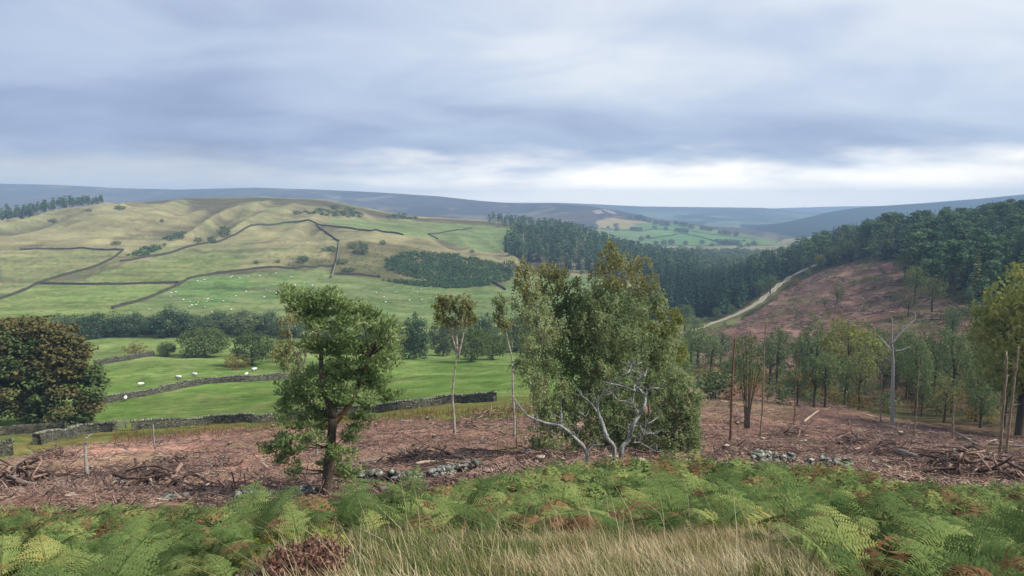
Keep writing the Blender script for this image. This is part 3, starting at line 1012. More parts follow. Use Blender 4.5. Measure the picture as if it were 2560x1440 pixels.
def wall(pix, label, dmin, h=1.35, thick=0.6, step=0.5, cope=True, mat=None, seed=1, gaps=(), dmax=1400):
    rng = np.random.default_rng(seed)
    hp = [hit(a, b, dmin, dmax) for a, b in pix]
    if not cope and dmin > 300:                          # far walls run straight over small bumps
        d_ = np.array([q[1] for q in hp])
        for _ in range(2):
            d_[1:-1] = 0.25 * d_[:-2] + 0.5 * d_[1:-1] + 0.25 * d_[2:]
        hp = [at(pix[k_][0], d_[k_]) for k_ in range(len(hp))]
    p = resample(spline(hp, 6), step)
    d = np.gradient(p[:, :2], axis=0); d /= np.linalg.norm(d, axis=1)[:, None] + 1e-9
    nr = np.stack([-d[:, 1], d[:, 0]], 1)
    n = len(p)
    base = p.mean(0); base[2] = float(ground(base[0], base[1]))
    hh = h * (1 + 0.22 * (fbm(np.arange(n) * step / 4.0, np.full(n, seed * 7.3), 3, 3) - 0.5) * 2)
    prof = [(-0.5, -0.12), (-0.47, 0.3), (-0.40, 0.68), (-0.33, 1.0), (0.33, 1.0), (0.40, 0.68), (0.47, 0.3), (0.5, -0.12)]
    rows = []
    z0 = ground(p[:, 0], p[:, 1])
    for o, hz in prof:
        jo = rng.uniform(-0.05, 0.05, n) * (1 if step < 1 else 0.4)
        xy = p[:, :2] + nr * ((o + jo)[:, None] * thick)
        rows.append(np.column_stack([xy, z0 + hh * hz + rng.uniform(-0.05, 0.05, n) * (hz > 0)]))
    V = np.concatenate(rows) - base
    Q = []
    k = len(prof)
    for r in range(k - 1):
        for i in range(n - 1):
            Q.append((r * n + i, (r + 1) * n + i, (r + 1) * n + i + 1, r * n + i + 1))
    Q.append(tuple([0 * n, 1 * n, 6 * n, 7 * n])); Q.append((1 * n, 2 * n, 5 * n, 6 * n)); Q.append((2 * n, 3 * n, 4 * n, 5 * n))
    e = n - 1
    Q.append((e, 7 * n + e, 6 * n + e, n + e)); Q.append((n + e, 6 * n + e, 5 * n + e, 2 * n + e)); Q.append((2 * n + e, 5 * n + e, 4 * n + e, 3 * n + e))
    root = thing('dry_stone_wall', label, 'stone wall', base)
    root['kind'] = 'thing'
    link('wall_face', make_mesh('wall_face', V, Q, None, [mat or STONE]), root)
    if cope:
        g = Geo()
        q = resample(p, 0.34)
        dq = np.gradient(q[:, :2], axis=0)
        hq = np.interp(np.linspace(0, 1, len(q)), np.linspace(0, 1, n), hh)
        zq = ground(q[:, 0], q[:, 1])
        for i in range(len(q)):
            if rng.random() < 0.05: continue
            v, f = block((q[i, 0] - base[0], q[i, 1] - base[1], zq[i] + hq[i] + 0.08 - base[2]),
                         (rng.uniform(0.22, 0.36), thick * 0.8, rng.uniform(0.16, 0.34)), math.atan2(dq[i, 1], dq[i, 0]) + rng.uniform(-0.15, 0.15), rng)
            g.add(v, f)
        o = link('coping', g.mesh('coping', COPE), root)
        o['kind'] = 'stuff'
    return root


wall(WALL_A, 'long mossy dry stone wall between the clear-felled slope and the bright green field', 60, 1.15, 0.6, seed=2)
wall([(238, 1014), (300, 1001), (360, 991), (420, 978), (480, 966), (540, 958), (620, 954), (690, 949), (745, 945), (790, 942)], 'dry stone wall crossing the middle of the bright green sheep field', 110, 1.2, 0.6, seed=3)
wall([(236, 914), (280, 907), (330, 899), (385, 890)], 'short stretch of dry stone wall below the small brown hawthorn in the valley', 170, 1.4, 0.6, seed=4, step=0.8)
wall([(92, 1112), (130, 1101), (190, 1088), (240, 1081), (286, 1078)], 'low tumbled grey stone wall of the sheepfold beneath the big brown tree', 70, 1.1, 0.9, seed=5, step=0.4)
wall([(-60, 1150), (-10, 1143), (32, 1137)], 'end of a grey stone wall at the left edge beside the brash', 62, 1.25, 0.6, seed=6, step=0.4)
wall([(-90, 1098), (0, 1090), (90, 1083), (165, 1078)], 'dark stone wall in the shade under the big brown tree', 80, 1.4, 0.6, seed=7, mat=FARSTONE, cope=False)  # the tree's shade is put into this wall's dark stone colour
far_walls = [
    ([(300, 655), (345, 652), (400, 641), (470, 624), (540, 608), (590, 584), (620, 570), (660, 559), (700, 556), (745, 555), (790, 560)], 'dark dry stone wall climbing over the shoulder of the grassy hill'),
    ([(790, 560), (850, 567), (900, 575), (960, 582), (1008, 589)], 'dark wall running right along the crest of the pale grassy spur'),
    ([(790, 561), (812, 578), (832, 595), (848, 605)], 'short dark wall dropping steeply from the crest of the grassy spur'),
    ([(-60, 766), (0, 750), (50, 730), (95, 711), (160, 692), (230, 669), (280, 651), (309, 626)], 'dark wall rising diagonally across the left-hand fields'),
    ([(50, 626), (130, 620), (220, 621), (309, 626)], 'nearly level dark wall bounding the upper left-hand field'),
    ([(98, 711), (160, 709), (225, 716), (300, 713), (370, 708), (446, 708)], 'wavy dark wall between the two left-hand pastures'),
    ([(280, 787), (340, 761), (400, 732), (450, 708), (480, 692), (540, 684), (620, 677), (700, 670), (770, 668), (832, 667)], 'long dark wall along the left and upper side of the sheep pasture'),
    ([(838, 686), (890, 689), (950, 694)], 'dark wall at the foot of the scree right of the sheep pasture'),
    ([(1095, 599), (1070, 592), (1080, 583), (1115, 581), (1155, 577), (1180, 571)], 'zigzag dark wall on the high green field above the gorse'),
    ([(1215, 699), (1240, 712), (1264, 726)], 'short dark wall below the right end of the gorse'),
]
for i, (p, lab) in enumerate(far_walls):
    wall(p, lab, 380 if i not in (8,) else 760, 1.6 + 0.2 * (i in (0, 1)), 0.8, 2.2, False, FARSTONE, 20 + i)
wall([(848, 607), (846, 625), (842, 650), (836, 672), (828, 696)], 'pale wall running straight down to the sheep pasture', 400, 1.6, 0.8, 2.0, False, LITSTONE, 40)

# ------------------------------------------------------------------ trees
M_OAK = leaf_mat('dull green broadleaf', [alb(66, 82, 52), alb(86, 102, 62), alb(102, 116, 70), alb(118, 122, 76)], dead=(0.03, alb(104, 92, 54)))
M_VALLEY = leaf_mat('dark valley broadleaf', [alb(56, 74, 56), alb(78, 98, 70), alb(100, 116, 82), alb(120, 124, 88)], 0.3, 0.62)
M_BROWNOAK = leaf_mat('turning brown broadleaf', [alb(92, 92, 58), alb(104, 100, 62), alb(114, 104, 66), alb(122, 108, 70)], 0.28)
M_RUSTY = leaf_mat('russet scrub', [alb(88, 84, 50), alb(116, 96, 58), alb(132, 104, 62), alb(112, 110, 62)])
M_ALDER = leaf_mat('sage green gully tree', [alb(74, 92, 62), alb(96, 114, 76), alb(116, 130, 86), alb(138, 138, 90)], 0.34)
M_YELLOW = leaf_mat('yellowing birch leaves', [alb(100, 116, 64), alb(124, 134, 74), alb(144, 142, 80), alb(112, 126, 68)], 0.38)
M_SPRUCE = leaf_mat('dark spruce needles', [alb(30, 48, 44), alb(46, 68, 58), alb(62, 86, 70), alb(80, 102, 80)], 0.12)
M_PINE = leaf_mat('blue green pine needles', [alb(46, 68, 50), alb(68, 94, 68), alb(92, 116, 82), alb(114, 132, 92)], 0.15)
M_LARCH = leaf_mat('olive larch needles', [alb(80, 92, 62), alb(102, 112, 74), alb(122, 126, 82), alb(142, 136, 88)], 0.32)
M_HEROPINE = leaf_mat('scots pine needles', [alb(72, 90, 54), alb(106, 126, 76), alb(142, 158, 100), alb(172, 184, 132)], 0.3, 0.15, patch=(0.9, 0.45))
M_BIRCH = leaf_mat('birch leaves', [alb(98, 116, 78), alb(130, 146, 100), alb(156, 166, 118), alb(186, 188, 142)], 0.5, 0.3, dead=(0.04, alb(170, 150, 104)), patch=(0.5, 0.5))
M_BIRCHB = leaf_mat('browning birch leaves', [alb(110, 116, 74), alb(134, 136, 90), alb(154, 150, 102), alb(172, 164, 116)], 0.44, 0.3, patch=(0.5, 0.4))
M_GORSE = leaf_mat('dark gorse', [alb(46, 66, 46), alb(62, 86, 56), alb(76, 100, 64), alb(92, 110, 70)], 0.12)
M_BARK = bark_mat('grey brown bark', alb(62, 54, 44), alb(104, 92, 76), 5.0)
M_PINEBARK = bark_mat('scaly pine bark', alb(62, 54, 46), alb(112, 98, 84), 7.0, 2.0, alb(138, 120, 102), bump=0.8)
M_ORANGEBARK = bark_mat('orange upper pine bark', alb(86, 66, 48), alb(134, 100, 68), 6.0, 3.0)
M_BIRCHBARK = bark_mat('white birch bark', alb(70, 64, 56), alb(186, 178, 160), 3.0, 0.6, alb(216, 208, 192))
M_DEAD = bark_mat('bleached dead wood', alb(104, 100, 94), alb(176, 173, 166), 7.0, 4.0, alb(226, 224, 216), bump=0.9)
M_POLE = bark_mat('peeling dead pole', alb(104, 88, 72), alb(156, 136, 112), 3.0, 3.0, alb(196, 178, 152))
M_REDPOLE = bark_mat('red brown dead pole', alb(92, 62, 52), alb(134, 96, 78), 3.0, 3.0, alb(176, 142, 116))


def fib(n, rng):
    i = np.arange(n) + 0.5
    ph = np.arccos(1 - 2 * i / n); th = np.pi * (1 + 5 ** 0.5) * i + rng.uniform(0, 6.28)
    return np.stack([np.cos(th) * np.sin(ph), np.sin(th) * np.sin(ph), np.cos(ph)], 1)


def cluster(cents, rad, per, rng, L, W, flat=0.7, up=0.5):
    """leaves gathered in clumps; a leaf looks outward and up"""
    n = len(cents)
    c = np.repeat(cents, per, 0)
    r = np.repeat(np.broadcast_to(np.asarray(rad, float), (n,)), per)
    d = unit(rng.normal(size=(n * per, 3)))
    rr = rng.uniform(0.35, 1.0, n * per) ** 0.6
    off = d * (rr * r)[:, None] * np.array([1, 1, flat])
    nrm = unit(d * 0.7 + np.array([0, 0, up]) + rng.normal(size=d.shape) * 0.45)
    t = unit(np.cross(nrm, rng.normal(size=d.shape)))
    s = rng.uniform(0.6, 1.35, n * per)
    return leaves(c + off, t, nrm, L * s, W * s)


def broadleaf(seed, asp=0.95, ncl=46, per=34, leaf=0.05, bottom=0.12, mat=None, bark=None, clr=0.13):
    """tree of height 1: trunk with limbs and a crown of leaf clumps"""
    rng = np.random.default_rng(seed)
    zc = (1 + bottom) / 2; rz = (1 - bottom) / 2; rx = asp / 2
    dirs = fib(ncl, rng) + rng.normal(size=(ncl, 3)) * 0.16
    dirs = unit(dirs)
    rad = rng.uniform(0.72, 0.98, ncl) * (1 + 0.16 * np.sin(3 * np.arctan2(dirs[:, 1], dirs[:, 0]) + seed))
    inner = rng.random(ncl) < 0.15
    rad[inner] *= 0.6
    C = dirs * rad[:, None] * np.array([rx, rx, rz]) + np.array([0, 0, zc])
    C[:, 2] = np.maximum(C[:, 2], bottom + 0.05 * rng.random(ncl))
    V, Q = cluster(C, rng.uniform(0.75, 1.25, ncl) * clr * max(asp, 0.7), per, rng, leaf, leaf * 0.8)
    crown = Geo().add(V, Q)
    g = Geo()
    tr = np.array([[0, 0, -0.02], [0.01, 0.0, bottom * 0.6], [0.0, 0.015, bottom + 0.18], [0.02, 0, zc]])
    g.add(*tube(spline(tr, 3), np.linspace(0.034, 0.014, 10), 6, seed)[:2])
    for k in rng.choice(ncl, min(9, ncl), replace=False):
        a = np.array([0, 0, rng.uniform(bottom * 0.8, zc - 0.05)])
        m = (a + C[k]) / 2 + np.array([0, 0, 0.03])
        g.add(*tube(spline([a, m, C[k]], 3), np.linspace(0.014, 0.004, 7), 4)[:2])
    return g.mesh('trunk', bark or M_BARK), crown.mesh('crown', mat or M_OAK)


def spruce(seed, levels=20, per=8, width=0.2, mat=None, low=0.07):
    rng = np.random.default_rng(seed)
    c = []; d = []; nn = []; L = []; W = []
    for k in range(levels):
        u = k / (levels - 1)
        h = low + (0.97 - low) * u
        r = width * (1 - u) ** 0.85 * rng.uniform(0.85, 1.12) + 0.012
        n = max(4, int(per * (1 - 0.45 * u)))
        a0 = rng.uniform(0, 6.28)
        for j in range(n):
            a = a0 + 6.283 * j / n + rng.uniform(-0.25, 0.25)
            e = np.array([math.cos(a), math.sin(a), 0])
            rr = r * rng.uniform(0.7, 1.15)
            droop = rng.uniform(0.25, 0.5) * (1 - 0.9 * u)
            for s, wd in ((0.35, 0.5), (0.75, 0.42)):
                p = e * rr * s + np.array([0, 0, h - droop * rr * s])
                dd = unit(e + np.array([0, 0, -droop]) + rng.normal(size=3) * 0.12)
                c.append(p); d.append(dd); nn.append(unit(np.array([0, 0, 1.0]) + e * 0.4 + rng.normal(size=3) * 0.3))
                L.append(rr * 0.62 + 0.01); W.append(rr * wd + 0.012)
    V, Q = leaves(c, d, np.array(nn), L, W)
    crown = Geo().add(V, Q)
    V, Q = leaves([[0, 0, 0.97]] * 3, [[0, 0, 1]] * 3, np.array([[1, 0, 0], [0, 1, 0], [1, 1, 0]]), 0.08, 0.014)
    crown.add(V, Q)
    g = Geo().add(*tube([[0, 0, -0.03], [0, 0, 0.5], [0, 0, 0.97]], [0.014, 0.009, 0.002], 5)[:2])
    return g.mesh('trunk', M_BARK), crown.mesh('crown', mat or M_SPRUCE)


def pine(seed, ncl=20, per=30, leaf=0.05, bottom=0.42, asp=0.42, mat=None, lean=0.03):
    """tall plantation pine: bare stem, layered flat pads of needles above"""
    rng = np.random.default_rng(seed)
    u = rng.uniform(0, 1, ncl) ** 0.85
    h = bottom + (0.97 - bottom) * u
    r = asp / 2 * np.clip(1.08 - u, 0.03, 1) ** 0.75 * rng.uniform(0.25, 1.0, ncl)
    a = rng.uniform(0, 6.28, ncl)
    lx = lean * rng.normal(); ly = lean * rng.normal()
    C = np.stack([np.cos(a) * r + lx * h, np.sin(a) * r + ly * h, h], 1)
    V, Q = cluster(C, rng.uniform(0.07, 0.12, ncl) * (asp / 0.42), per, rng, leaf, leaf * 0.6, 0.48, 0.9)
    crown = Geo().add(V, Q)
    g = Geo().add(*tube([[0, 0, -0.03], [lx * 0.5, ly * 0.5, 0.5], [lx * 0.96, ly * 0.96, 0.96]], [0.0135, 0.010, 0.002], 5)[:2])
    for k in range(0, ncl, 3):
        z = max(bottom * 0.9, C[k, 2] - 0.05)
        g.add(*tube([[lx * z, ly * z, z], C[k]], [0.005, 0.002], 4)[:2])
    for k in range(4):                                     # dead snags on the stem
        z = rng.uniform(min(0.2, bottom * 0.5), bottom); b = rng.uniform(0, 6.28)
        g.add(*tube([[lx * z, ly * z, z], [lx * z + 0.07 * math.cos(b), ly * z + 0.07 * math.sin(b), z + 0.01]], [0.003, 0.001], 4)[:2])
    return g.mesh('trunk', M_PINEBARK), crown.mesh('crown', mat or M_PINE)


KIND = {
    'oak': [broadleaf(100 + i, 1.0 + 0.15 * (i % 3), 80, 60, 0.05, 0.02, M_VALLEY, clr=0.15) for i in range(4)],
    'field': [broadleaf(110 + i, 1.15, 90, 60, 0.042, 0.08, M_OAK, clr=0.14) for i in range(3)],
    'alder': [broadleaf(120 + i, 0.58 + 0.08 * (i % 3), 64, 32, 0.03, 0.36, M_ALDER, clr=0.14) for i in range(5)],
    'airy': [broadleaf(130 + i, 0.66, 60, 24, 0.03, 0.26, M_LARCH, clr=0.17) for i in range(4)],
    'yellow': [broadleaf(140 + i, 0.66, 90, 40, 0.03, 0.24, M_YELLOW, M_BARK, clr=0.15) for i in range(2)],
    'rusty': [broadleaf(150 + i, 1.2, 36, 34, 0.055, 0.04, M_RUSTY) for i in range(2)],
    'bush': [broadleaf(160 + i, 1.7, 30, 30, 0.10, 0.0, M_GORSE, clr=0.16) for i in range(4)],
    'farb': [broadleaf(170 + i, 1.2, 34, 18, 0.13, 0.0, M_VALLEY, clr=0.22) for i in range(3)],
    'spruce': [spruce(200 + i, 22, 9, 0.19 + 0.02 * (i % 3)) for i in range(5)],
    'pine': [pine(300 + i, 34, 44, 0.045, 0.40 + 0.06 * (i % 3), 0.50) for i in range(6)],
    'farpine': [pine(320 + i, 15, 20, 0.07, 0.34, 0.42) for i in range(4)],
    'massfar': [pine(360 + i, 11, 13, 0.10, 0.34, 0.42) for i in range(4)],
    'massspruce': [spruce(365 + i, 11, 6, 0.17 + 0.03 * i, M_PINE) for i in range(3)],
    'massmid': [pine(370 + i, 18, 17, 0.068, 0.40, 0.46) for i in range(4)],
    'scrub': [broadleaf(380 + i, 0.8 + 0.25 * i, 26, 15, 0.085, 0.02, [M_LARCH, M_ALDER, M_RUSTY][i % 3], clr=0.2) for i in range(3)],
    'larch': [spruce(340 + i, 18, 8, 0.17, M_LARCH, 0.15) for i in range(3)],
    'youngpine': [pine(350 + i, 30, 32, 0.045, 0.10, 0.55) for i in range(3)],
}


def plant(kind, name, loc, h, label, cat='tree', group=None, rng=None, variant=None, wide=1.0, parts=True, rot=None):
    v = KIND[kind]
    k = rng.integers(len(v)) if variant is None else variant
    rz = rng.uniform(0, 6.28) if rot is None else rot
    s = (h * wide, h * wide, h)
    if parts:
        o = thing(name, label, cat, loc, rz, s, group)
        link('trunk', v[k][0], o); link('crown', v[k][1], o)
    else:
        o = link(name, v[k][1], None, loc, rz, s, None, label, cat, group)
    return o


rng = np.random.default_rng(7)


def tree_px(kind, name, px, py, hpx, label, cat='tree', group=None, wpx=None, dmin=20, D=None, variant=None, dmax=1400):
    p = hit(px, py, dmin, dmax) if D is None else at(px, D)
    h = hpx * p[1] / F
    v = KIND[kind]
    wide = 1.0
    if wpx:
        asp = {'oak': 1.12, 'field': 1.15, 'alder': 0.68, 'airy': 0.66, 'yellow': 0.66, 'rusty': 1.2, 'bush': 1.75, 'farb': 1.2}.get(kind, 0.45)
        wide = (wpx / hpx) / asp
    p[2] -= 0.1
    return plant(kind, name, p, h, label, cat, group, rng, variant, wide)


# valley trees of the middle distance, one by one
tree_px('oak', 'broadleaf_tree', 165, 838, 54, 'dark tree half hidden behind the big brown tree, first of the valley row', wpx=80, dmin=250)
tree_px('oak', 'broadleaf_tree', 250, 842, 60, 'rounded dark green tree at the left of the valley row', wpx=104, dmin=250)
tree_px('oak', 'broadleaf_tree', 332, 842, 62, 'narrow dark tree in the valley row, left of the widest tree', wpx=76, dmin=250)
tree_px('oak', 'broadleaf_tree', 430, 842, 72, 'widest and tallest domed tree in the valley row', wpx=120, dmin=250)
tree_px('oak', 'broadleaf_tree', 510, 834, 46, 'lower dark tree right of the widest tree in the valley row', wpx=90, dmin=270)
tree_px('oak', 'broadleaf_tree', 545, 822, 44, 'tree behind the lower dark tree in the valley row', wpx=70, dmin=300)
tree_px('oak', 'broadleaf_tree', 608, 838, 62, 'blue green broad tree near the right end of the valley row', wpx=104, dmin=260)
tree_px('oak', 'broadleaf_tree', 674, 836, 58, 'blue green tree at the right end of the valley row beside the pine', wpx=64, dmin=260)
tree_px('field', 'broadleaf_tree', 514, 894, 78, 'wide bushy field tree in front of the valley row', wpx=122, dmin=190)
tree_px('field', 'broadleaf_tree', 632, 914, 92, 'round crowned field tree with a short visible trunk', wpx=102, dmin=170)
tree_px('field', 'broadleaf_tree', 418, 891, 38, 'small dense green bush tree in the middle of the valley field', wpx=44, dmin=190)
tree_px('rusty', 'hawthorn_bush', 338, 893, 40, 'small brown hawthorn on the valley wall', 'bush', wpx=58, dmin=190)
tree_px('rusty', 'hawthorn_bush', 590, 925, 42, 'russet bush beside the round crowned field tree', 'bush', wpx=66, dmin=165)
tree_px('rusty', 'hawthorn_bush', 690, 905, 40, 'russet bush between the field tree and the pine', 'bush', wpx=60, dmin=165)
tree_px('oak', 'broadleaf_tree', 1038, 898, 112, 'tall dark green tree just right of the pine in the valley', wpx=84, dmin=190)
tree_px('oak', 'broadleaf_tree', 1108, 890, 92, 'dark tree behind the slender forked birch', wpx=70, dmin=210)
tree_px('field', 'broadleaf_tree', 1178, 905, 88, 'broad dark tree just right of the slender forked birch', wpx=100, dmin=190)
tree_px('field', 'broadleaf_tree', 1232, 900, 74, 'dull green tree behind the small leaning birch', wpx=80, dmin=195)
tree_px('oak', 'broadleaf_tree', 1135, 872, 80, 'tree in the second line behind the slender forked birch', wpx=70, dmin=260)
tree_px('oak', 'broadleaf_tree', 1210, 868, 82, 'tree in the second line behind the small leaning birch', wpx=90, dmin=260)
tree_px('oak', 'broadleaf_tree', 1290, 880, 90, 'dark tree at the left side behind the birch clump', wpx=80, dmin=230)
for px_, py_, h_, w_, lab in [(1735, 838, 50, 60, 'pale bush at the near end of the forest track'), (1712, 830, 70, 60, 'yellow green tree beside the birch clump below the track')]:
    tree_px('alder', 'scrub_tree', px_, py_, h_, lab, wpx=w_, dmin=240)
for (px_, py_, h_, w_, lab) in [(205, 835, 50, 80, 'dark tree just right of the first tree in the valley row'), (292, 836, 50, 76, 'tree filling the gap left of the narrow tree in the valley row'), (380, 838, 56, 84, 'tree in the gap left of the widest tree in the valley row'), (478, 836, 54, 84, 'tree touching the right side of the widest tree in the valley row'), (575, 834, 52, 80, 'tree left of the blue green broad tree in the valley row'), (642, 834, 54, 80, 'tree between the two blue green trees of the valley row'), (730, 846, 56, 90, 'dark tree behind the pine at the valley bottom'), (820, 850, 56, 90, 'dark tree behind the right of the pine at the valley bottom'), (930, 858, 60, 90, 'dark tree between the pine and the tall dark valley tree')]:
    tree_px('oak', 'broadleaf_tree', px_, py_ - 4, h_ * 0.78, lab, wpx=w_ * 0.85, dmin=275)
# lone bushes and scrub on the hill
for (px_, py_, h_, w_, lab) in [
        (300, 524, 12, 26, 'dark round bush high on the left of the hill'), (132, 556, 11, 20, 'lone thorn on the left slope of the hill'),
        (222, 530, 8, 18, 'low bush right of the lone thorn on the left slope'), (562, 592, 26, 30, 'tallest bush beside the climbing wall on the hill'),
        (530, 608, 18, 26, 'bush just below the tallest bush by the climbing wall'), (496, 606, 14, 24, 'clump of gorse left of the climbing wall'),
        (450, 598, 12, 22, 'small gorse bush on the mid slope'), (405, 556, 9, 10, 'single small bush on the bare upper slope'),
        (290, 612, 10, 26, 'flat bush above the level wall'), (905, 634, 30, 40, 'large bush on the scree below the spur'),
        (880, 622, 16, 24, 'smaller bush beside the large bush on the scree'), (957, 612, 12, 18, 'bush near the crest right of the large scree bush'),
        (1035, 682, 26, 36, 'pale rounded thorn standing in the gorse'), (1274, 684, 36, 36, 'dark bush at the right end of the gorse'),
        (1180, 632, 10, 14, 'small thorn on the grass above the gorse'), (640, 660, 10, 14, 'small gorse bush above the pasture wall'),
        (758, 655, 16, 34, 'gorse clump above the pasture wall'), (825, 628, 14, 40, 'gorse beside the pale wall'),
        (855, 660, 14, 36, 'gorse right of the pale wall'), (870, 680, 12, 40, 'low gorse at the foot of the scree'),
        (695, 657, 8, 12, 'tiny dark bush left of the gorse clump'), (555, 573, 8, 14, 'tiny bush above the tallest wall bush'),
        (743, 536, 10, 26, 'dark bush at the left of the hilltop gorse'), (800, 528, 10, 24, 'bush among the hilltop gorse')]:
    tree_px('bush', 'gorse_bush', px_, py_, h_, lab, 'bush', wpx=w_, dmin=420)


def gorse_mass(name, polys, label, dmin, n, size, seed, dens=26, kind='stuff'):
    rg = np.random.default_rng(seed)
    cents = []; rad = []
    tries = 0
    allp = np.concatenate([np.array(p) for p in polys])
    lo = allp.min(0); hi = allp.max(0)
    while len(cents) < n and tries < n * 40:
        tries += 1
        px = rg.uniform(lo[0], hi[0]); py = rg.uniform(lo[1], hi[1])
        if not any(bool(inpoly(np.array([px]), np.array([py]), p)[0]) for p in polys):
            continue
        p = hit(px, py, dmin)
        r = size * rg.uniform(0.6, 1.5)
        cents.append(p + np.array([0, 0, r * 0.45])); rad.append(r)
    cents = np.array(cents); rad = np.array(rad)
    V, Q = cluster(cents, rad, dens, rg, size * 0.62, size * 0.42, 0.75, 0.8)
    g = Geo().add(V, Q, a=np.repeat(rg.random(len(cents)), dens * 4))
    base = cents.mean(0)
    g.v[0] -= base
    link(name, g.mesh(name, M_GORSE, tint=True), None, base, None, None, kind, label, 'gorse')


GORSE_BIG = [(965, 648), (1010, 632), (1080, 632), (1130, 636), (1200, 650), (1250, 662), (1285, 680), (1280, 700), (1220, 712), (1120, 706), (1060, 700), (1010, 690), (960, 672)]
gorse_mass('gorse_thicket', [GORSE_BIG], 'broad dark green gorse thicket on the slope above the sheep pasture', 480, 1500, 1.7, 71, 30)
gorse_mass('gorse_thicket', [[(950, 700), (1060, 706), (1210, 704), (1225, 714), (1130, 722), (1050, 716), (990, 708)]], 'long low gorse fringe along the foot of the thicket', 470, 420, 1.5, 72, 28)
gorse_mass('gorse_thicket', [[(318, 640), (360, 618), (415, 612), (400, 626), (350, 645)], [(405, 598), (440, 584), (468, 580), (455, 594), (425, 602)]], 'dark gorse in the gully on the left of the hill', 520, 190, 1.5, 73)
gorse_mass('gorse_thicket', [[(740, 528), (800, 540), (900, 545), (915, 538), (880, 522), (830, 516), (800, 530)], [(960, 545), (1000, 533), (1050, 545), (1020, 550)]], 'dark gorse patches on the brow of the hill', 880, 260, 2.0, 74)
gorse_mass('gorse_thicket', [[(880, 612), (960, 606), (1130, 640), (1000, 640), (960, 690), (870, 690), (800, 660)]], 'scattered tiny gorse and rushes on the scree slope', 520, 130, 0.9, 75, 14)
gorse_mass('gorse_thicket', [[(600, 664), (640, 650), (830, 640), (830, 664)], [(330, 600), (480, 560), (560, 560), (400, 606)]], 'scattered dark tufts on the pale slope above the pasture', 500, 60, 0.8, 76, 14)


# ------------------------------------------------------------------ woods
def scatter(test, x0, x1, y0, y1, step, seed):
    rg = np.random.default_rng(seed)
    xs, ys = np.meshgrid(np.arange(x0, x1, step), np.arange(y0, y1, step))
    x = xs.ravel() + rg.uniform(-0.42, 0.42, xs.size) * step
    y = ys.ravel() + rg.uniform(-0.42, 0.42, xs.size) * step
    z = ground(x, y)
    px, py = project(x, y, z)
    m = test(px, py, x, y)
    return np.column_stack([x, y, z])[m], px[m], py[m]


def tree_mass(name, kinds, P, H, label, cat, seed, wide=1.0):
    """the surplus of a wood as one object"""
    rg = np.random.default_rng(seed)
    if len(P) == 0:
        return
    protos = []
    for k in kinds:
        for tr, cr in KIND[k]:
            v = np.empty(len(cr.vertices) * 3); cr.vertices.foreach_get('co', v)
            sv, sq, _ = tube([[0, 0, -0.03], [0, 0, 0.8]], [0.013, 0.006], 4, cap=False)
            protos.append((v.reshape(-1, 3), cr.materials[0], sv, np.array(sq), tr.materials[0]))
    g = Geo(); gt = Geo()
    base = P.mean(0)
    for p, h in zip(P, H):
        v, m, w, q, _ = protos[rg.integers(len(protos))]
        a = rg.uniform(0, 6.28); c, s = math.cos(a), math.sin(a)
        R = np.array([[c, s, 0], [-s, c, 0], [0, 0, 1]]) * np.array([h * wide, h * wide, h])
        g.add(v @ R + p - base, np.arange(len(v)).reshape(-1, 4), a=rg.random())
        gt.add(w @ R + p - base, q)
    root = thing(name, label, cat, base)
    root['kind'] = 'stuff'
    o = link('crowns', g.mesh('crowns', protos[0][1], tint=True), root)
    o2 = link('trunks', gt.mesh('trunks', protos[0][4]), root)
    o['kind'] = 'stuff'; o2['kind'] = 'stuff'


def wood(name, kinds, P, H, label, group, limit, seed, mass_label, mass_kinds, mass_name, order=None, wide=1.0, weights=None):
    rg = np.random.default_rng(seed)
    score = H / P[:, 1] if order is None else order
    idx = np.argsort(-score)
    for k in idx[:limit]:
        kd = kinds[int(rg.choice(len(kinds), p=weights(P[k]) if callable(weights) else weights))]
        plant(kd, name, P[k] - np.array([0, 0, 0.15]), H[k], label, 'tree', group, rg, None, (wide if kd not in ('spruce', 'larch') else 0.92) * rg.uniform(0.85, 1.15))
    rest = idx[limit:]
    tree_mass(mass_name, mass_kinds, P[rest], H[rest], mass_label, 'wood', seed + 1, wide)


def near_track(x, y, r):
    pts = np.array([hit(a, b, 200) for a, b in TRACK])
    d2 = np.full(x.shape, 1e9)
    for a, b in zip(pts[:-1], pts[1:]):
        ab = (b - a)[:2]; L2 = ab.dot(ab)
        u = np.clip(((x - a[0]) * ab[0] + (y - a[1]) * ab[1]) / L2, 0, 1)
        d2 = np.minimum(d2, (x - a[0] - u * ab[0]) ** 2 + (y - a[1] - u * ab[1]) ** 2)
    return d2 < r * r


# plantation on the far flank
P, px, py = scatter(lambda px, py, x, y: inpoly(px, py, [(1262, 640), (1268, 595), (1285, 576), (1215, 556), (1240, 545), (1330, 560), (1450, 580), (1600, 625), (1740, 660), (1752, 705), (1600, 712), (1480, 690), (1380, 676)]) & (y > 600) & (y < 1080),
                    -60, 260, 600, 1080, 8.6, 81)
H = np.random.default_rng(82).uniform(14, 20, len(P))
H = np.where(P[:, 1] > 900, H * 0.8, H)
wood('plantation_pine', ['farpine', 'spruce'], P, H, 'dark pine in the plantation on the far side of the valley', 'pines of the plantation across the valley', 240, 83,
     'dense rows of dark pines at the back of the plantation across the valley', ['massfar', 'massspruce'], 'pine_plantation')
